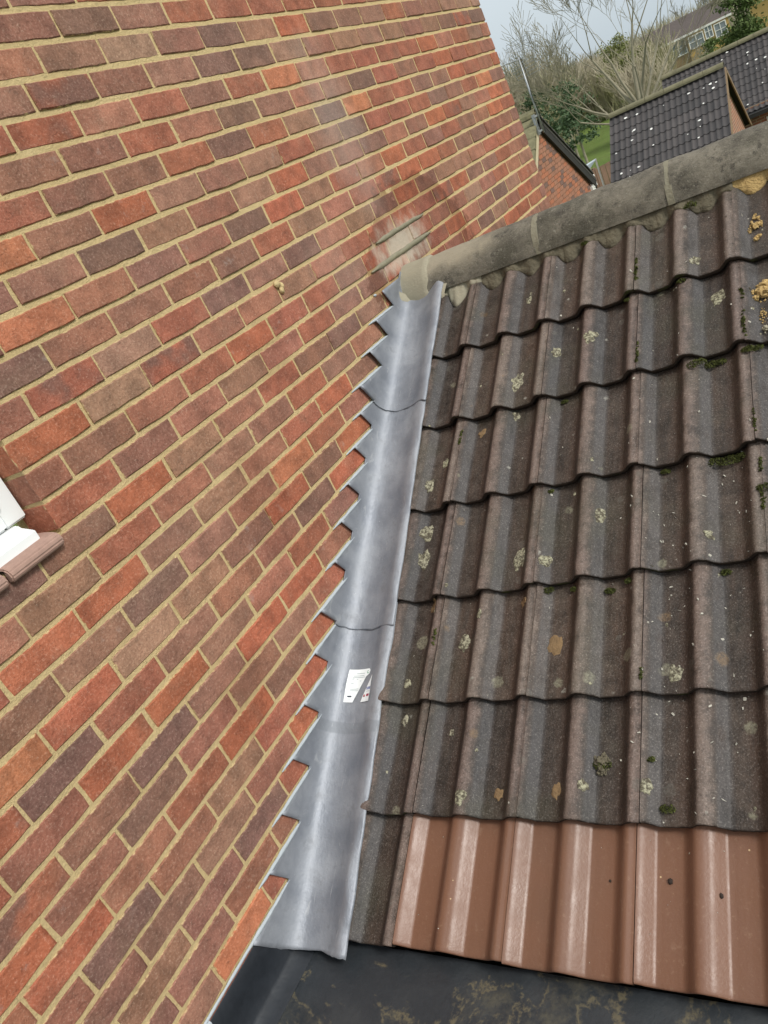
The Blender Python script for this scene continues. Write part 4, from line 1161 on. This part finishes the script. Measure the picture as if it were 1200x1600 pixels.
# ------------------------------------------------------------------ far yellow-brick houses
M_YB = plain('yellow_brick', (.46, .31, .115), .9, 0, .22, 1.5, .01, 20)
M_BRNW = plain('brown_hung_tile', (.27, .19, .11), .9, 0, .3, 2)
M_FROOF = plain('brown_far_roof', (.085, .068, .060), .9, 0, .25, 1.0, .05, 6)
def far_house(label, c0, ax, w, eave, ridge, dist_d, bays, wins):
    """c0: left end of the facade at eaves height; bays = (from, to, material)"""
    up = Vector((0, 0, 1)); fw = ax.cross(up)
    if (CAM - c0).dot(fw) < 0: fw = -fw
    h = empty('terraced_house', Vector((c0.x, c0.y, gz(c0.x, c0.y))) + ax * (w / 2), label, 'house')
    for (a_, e_, m, pr) in bays:
        b = MB(); b.box(c0 + ax * ((a_ + e_) / 2) - up * 3.0 - fw * (2.5 - pr), (e_ - a_, 5, 6), 0, (ax, fw, up)); part('wall', b.me('wall', m), h)
    b = MB(); o_ = .35
    P = lambda a_, d, z: c0 + ax * a_ + fw * d + up * z
    rz = ridge
    b.quad(P(-.3, o_, -.05), P(w + .3, o_, -.05), P(w + .3, -2.6, rz), P(-.3, -2.6, rz)); b.quad(P(-.3, -2.6, rz), P(w + .3, -2.6, rz), P(w + .3, -5.6, -.05), P(-.3, -5.6, -.05))
    b.quad(P(-.3, o_, -.2), P(w + .3, o_, -.2), P(w + .3, o_, -.05), P(-.3, o_, -.05), 1)
    b.poly([P(w + .3, o_, -.05), P(w + .3, -5.6, -.05), P(w + .3, -2.6, rz)], 2); b.poly([P(-.3, -5.6, -.05), P(-.3, o_, -.05), P(-.3, -2.6, rz)], 2)
    part('roof', b.me('roof', [M_FROOF, M_WHITE, M_YB]), h)
    for (a_, z, ww, hh_, pr) in wins: window_on(h, c0 + ax * a_ + up * z + fw * (pr + .03), ax, ww, hh_)
    return h
D1 = 78
fa = at(1012, 79, D1); fb = at(1136, 24, D1); fb.z = fa.z = (fa.z + fb.z) / 2; axf = (fb - fa); wf = axf.length; axf.normalize()
sc1 = wf / 136.0
def u1(xp, yp): return (at(xp, yp, D1) - fa).dot(axf)
far_house('far terraced house of yellow brick with white windows seen through the bare branches', fa, axf, wf, 0, 1.25, 0,
    [(0, u1(1072, 60), M_BRNW, 0.0), (u1(1072, 60) + .002, wf, M_YB, .25)],
    [(u1(1057, 66), -.8, 1.25, 1.1, 0.0), (u1(1086, 55), -.8, 1.15, .95, .25), (u1(1106, 45), -.55, .6, 1.0, .25), (u1(1124, 37), -.8, .9, 1.0, .25)])
D2 = 62
fa = at(1166, -8, D2); fb = at(1420, -118, D2); fb.z = fa.z = fa.z + .2; axf = (fb - fa); wf = axf.length; axf.normalize()
far_house('second yellow-brick house at the top right corner beyond the conifer', fa, axf, wf, 0, 2.2, 0, [(0, wf, M_YB, 0)],
    [(1.35, -.35, 1.2, 1.1, 0), (4.2, -.35, 1.2, 1.1, 0), (1.4, -3.0, 1.2, 1.1, 0)])

# ------------------------------------------------------------------ garden fence and canopy between the houses
M_FENCE = plain('brown_fence', (.20, .13, .085), .95, 0, .35, 4)
fpA, fpB = at(895, 268, 28), at(965, 266, 29); ztop = at(935, 262, 28.5).z
fen = empty('garden_fence', Vector((fpA.x, fpA.y, GROUND)), 'brown vertical board fence in the gap between the two brick buildings', 'fence')
axf = Vector((fpB.x - fpA.x, fpB.y - fpA.y, 0)); Lf = axf.length; axf.normalize(); nf = Vector((-axf.y, axf.x, 0))
b = MB()
for i in range(int(Lf / .105)):
    b.box(Vector((fpA.x, fpA.y, ztop - .9)) + axf * (i * .105) + nf * (.012 * (i % 2)), (.095, .018, 1.8 + .02 * rnd.random()), 0, (axf, nf, Vector((0, 0, 1))))
part('board', b.me('board', M_FENCE), fen, kind='stuff')
for i in range(3):
    b = MB(); b.box(Vector((fpA.x, fpA.y, ztop - .9)) + axf * (Lf * i / 2) + nf * .06, (.09, .09, 1.9), 0, (axf, nf, Vector((0, 0, 1)))); part('post', b.me('post', M_FENCE), fen)
cA, cB, cC = at(913, 259, 26), at(930, 248, 26), at(918, 266, 26)
b = MB(); th = Vector((.02, -.04, -.03)); 
b.poly([cA, cB, cC]); b.poly([cC + th, cB + th, cA + th]); b.quad(cA, cC, cC + th, cA + th); b.quad(cC, cB, cB + th, cC + th); b.quad(cB, cA, cA + th, cB + th)
can = empty('canopy', Vector((cC.x, cC.y, GROUND)), 'small white triangular canopy beside the eaves of the gabled building', 'canopy')
part('panel', b.me('panel', plain('pale_sheet', (.62, .70, .74), .4)), can)
b = MB(); b.tube(Vector((cC.x, cC.y, GROUND)), cC, .03, .03, 6); b.tube(Vector((cB.x, cB.y, GROUND)), cB, .03, .03, 6); part('post', b.me('post', M_WHITE), can)

# ------------------------------------------------------------------ trees
M_BARK = plain('pale_bark', (.28, .255, .18), .95, 0, .35, 5)
M_TWIG = plain('grey_twigs', (.36, .315, .225), .95, 0, .35, .8)
M_TWIG2 = plain('olive_twigs', (.31, .29, .165), .95, 0, .35, .8)
def branch(b, P, d, L, r, lvl, q, spread=.55, gn=.10, minr=.004, kids=(3, 5), m=0):
    n = 4 if lvl > 1 else 3
    pts = [P]; dd = d.copy(); rr = r
    for i in range(n):
        dd = (dd + Vector((q.uniform(-1, 1), q.uniform(-1, 1), q.uniform(-.6, 1))) * .16 + Vector((0, 0, gn * .35))).normalized()
        P2 = P + dd * (L / n); r2 = max(minr, rr * .80)
        b.tube(P, P2, rr, r2, 6 if lvl > 2 else (4 if lvl > 0 else 3), m)
        P = P2; rr = r2; pts.append((P2, dd.copy(), rr))
        if lvl > 0 and (i >= 1 or lvl < 3):
            for _ in range(q.randint(*kids) if i == n - 1 else q.randint(0 if lvl > 2 else 1, 1)):
                a = dd.orthogonal().normalized(); a = Matrix.Rotation(q.uniform(0, 6.28), 3, dd) @ a
                nd = (dd + a * q.uniform(.45, 1.0) * spread * 1.6).normalized()
                branch(b, P, nd, L * q.uniform(.55, .78), rr * q.uniform(.55, .75), lvl - 1, q, spread, gn, minr, kids, m)
base = at(990, 150, 34); base.z = gz(base.x, base.y) - .1
tree = empty('bare_tree', base, 'large bare spreading tree with pale branches behind the garage roof', 'tree')
bt_, bc = MB(), MB()
q = random.Random(14)
P = base.copy()
topz = at(990, 130, 34).z
bt_.tube(P, Vector((P.x + .1, P.y, topz - 1.3)), .19, .14, 9)
fk = Vector((P.x + .1, P.y, topz - 1.3))
VR = Vector((.98, .2, 0))
for (lx, lz, L, r) in ((-.95, .42, 2.5, .10), (-.55, .85, 2.6, .12), (-.15, 1.0, 2.9, .13), (.25, 1.0, 2.7, .12), (.62, .8, 2.4, .10), (.95, .35, 2.0, .08), (-1.0, .05, 2.3, .08), (.1, .9, 2.4, .10), (.45, 1.0, 2.8, .10), (-.35, 1.0, 2.8, .10), (.8, .6, 2.2, .08), (-.7, .5, 2.4, .07)):
    d = (VR * lx + Vector((0, 0, lz)) + Vector((.1, q.uniform(-.5, .5), 0))).normalized()
    branch(bc, fk + Vector((0, 0, q.uniform(-.5, .3))), d, L, r * .78, 5, q, .46, .13, .0068, (1, 2))
part('trunk', bt_.me('trunk', M_BARK, True), tree)
part('crown', bc.me('crown', M_BARK, True), tree)
print('bare tree tris', len(bc.f) * 2)

def shrub_mesh(seed, m, hgt=4.0, wid=1.6, n=420):
    q = random.Random(seed); b = MB()
    for i in range(16):
        a = q.uniform(0, 6.28); d = Vector((math.cos(a) * q.uniform(.1, .55), math.sin(a) * q.uniform(.1, .55), 1)).normalized()
        branch(b, Vector((q.uniform(-wid, wid) * .5, q.uniform(-wid, wid) * .5, 0)), d, hgt * q.uniform(.34, .5), .045, 3, q, .5, .28, .011, (1, 3))
    return b.me('crown', m)
SHR = [shrub_mesh(s, m) for s, m in ((1, M_TWIG), (2, M_TWIG2), (3, M_TWIG))]
print('shrub tris', [len(m.polygons) * 2 for m in SHR])
def leafy(name, rx, ry, rz, n, size, m, seed, squash=.0):
    q = random.Random(seed); b = MB()
    clumps = [Vector((q.gauss(0, .45) * rx, q.gauss(0, .45) * ry, q.uniform(-.9, .95) * rz)) for _ in range(26)]
    for i in range(n):
        c = q.choice(clumps); w = 1 - .55 * max(0, c.z / rz)
        P = Vector((c.x * w, c.y * w, c.z)) + Vector((q.gauss(0, .17) * rx, q.gauss(0, .17) * ry, q.gauss(0, .13) * rz))
        d1 = Vector((q.uniform(-1, 1), q.uniform(-1, 1), q.uniform(-1, 1))).normalized() * size * q.uniform(.5, 1.2); d2 = Vector((q.uniform(-1, 1), q.uniform(-1, 1), q.uniform(-1, 1))).normalized() * size * .5
        b.poly([P - d1, P + d2, P + d1, P - d2])
    return b.me(name, m)
SLAB = ['bare grey-brown tree', 'bare olive-brown tree']
spots = []
q = random.Random(33)
for i in range(46):
    xp = q.uniform(770, 1040); dist = q.uniform(46, 80)
    if 870 < xp < 990: dist = q.uniform(64, 84)
    spots.append((xp, dist))
spots.sort(key=lambda t: t[1])
for i, (xp, dist) in enumerate(spots):
    P = at(xp, 150, dist); P.z = gz(P.x, P.y) - .2
    # crest of the wood dips to the right in the photograph
    hz = CAM.z + dist * max(.001, .036 - max(0, xp - 800) * .00021)
    hgt = max(2.0, min(8.5, hz - P.z + q.uniform(-.7, .3)))
    t = empty('hillside_tree', P, 'bare twiggy tree in the brown wood on the hillside behind the houses', 'tree', 'bare trees of the hillside wood')
    o = part('crown', SHR[i % 3], t, Matrix.Translation(P) @ Matrix.Rotation(q.uniform(0, 6.28), 4, 'Z') @ Matrix.Diagonal((hgt / 4.4 * 1.05, hgt / 4.4 * 1.05, hgt / 4.4, 1)))
M_IVY = plain('dark_ivy', (.06, .10, .04), .7, 0, .5, 1.5); M_CON = plain('conifer_green', (.085, .125, .032), .8, 0, .45, 1.2)
M_PALEV = plain('pale_willow', (.17, .185, .06), .9, 0, .4, 1.2)
def bush(xp, yp, dist, rx, rz, m, lab, n, size, seed, cat='bush', name='evergreen_bush'):
    c = at(xp, yp, dist); t = empty(name, Vector((c.x, c.y, gz(c.x, c.y))), lab, cat)
    part('foliage', leafy('foliage', rx, rx, rz, n, size, m, seed), t, Matrix.Translation(c))
    b = MB(); b.tube(Vector((c.x, c.y, gz(c.x, c.y) - .1)), c + Vector((0, 0, rz * .5)), .09, .03, 6); part('trunk', b.me('trunk', M_BARK, True), t)
bush(878, 168, 42, 1.2, .9, M_IVY, 'dark green ivy-covered bush at the foot of the bare wood', 1500, .10, 1)
bush(838, 160, 44, .8, .6, M_IVY, 'smaller dark green bush behind the television aerial', 900, .10, 2)
bush(900, 200, 40, .9, .7, M_IVY, 'low dark green bush just above the bright grass', 1200, .10, 3)
bush(1156, 38, 48, 1.25, 1.6, M_CON, 'rounded green conifer in front of the far yellow houses', 6500, .10, 4, 'tree', 'conifer')
bush(962, 88, 58, 1.3, 1.0, M_PALEV, 'yellow-green bush among the branches left of the far houses', 2200, .09, 5)
bush(1113, 77, 40, .6, .35, M_CON, 'tiny green bush peeping over the dark tiled roof', 900, .07, 6)
# hazy far treeline closing the valley
b = MB()
for i in range(5200):
    x = rnd.uniform(-120, 60); y = rnd.uniform(100, 190); z = gz(x, y)
    P = Vector((x, y, z)); h_ = rnd.uniform(1.5, 3.4)
    for _ in range(2):
        d = Vector((rnd.uniform(-.5, .5), rnd.uniform(-.5, .5), 1)).normalized(); s_ = Vector((.10, 0, 0))
        b.poly([P - s_, P + s_, P + d * h_])
tag(part('distant_wood', b.me('distant_wood', M_TWIG)), 'distant bare wood along the skyline', 'wood', kind='stuff')
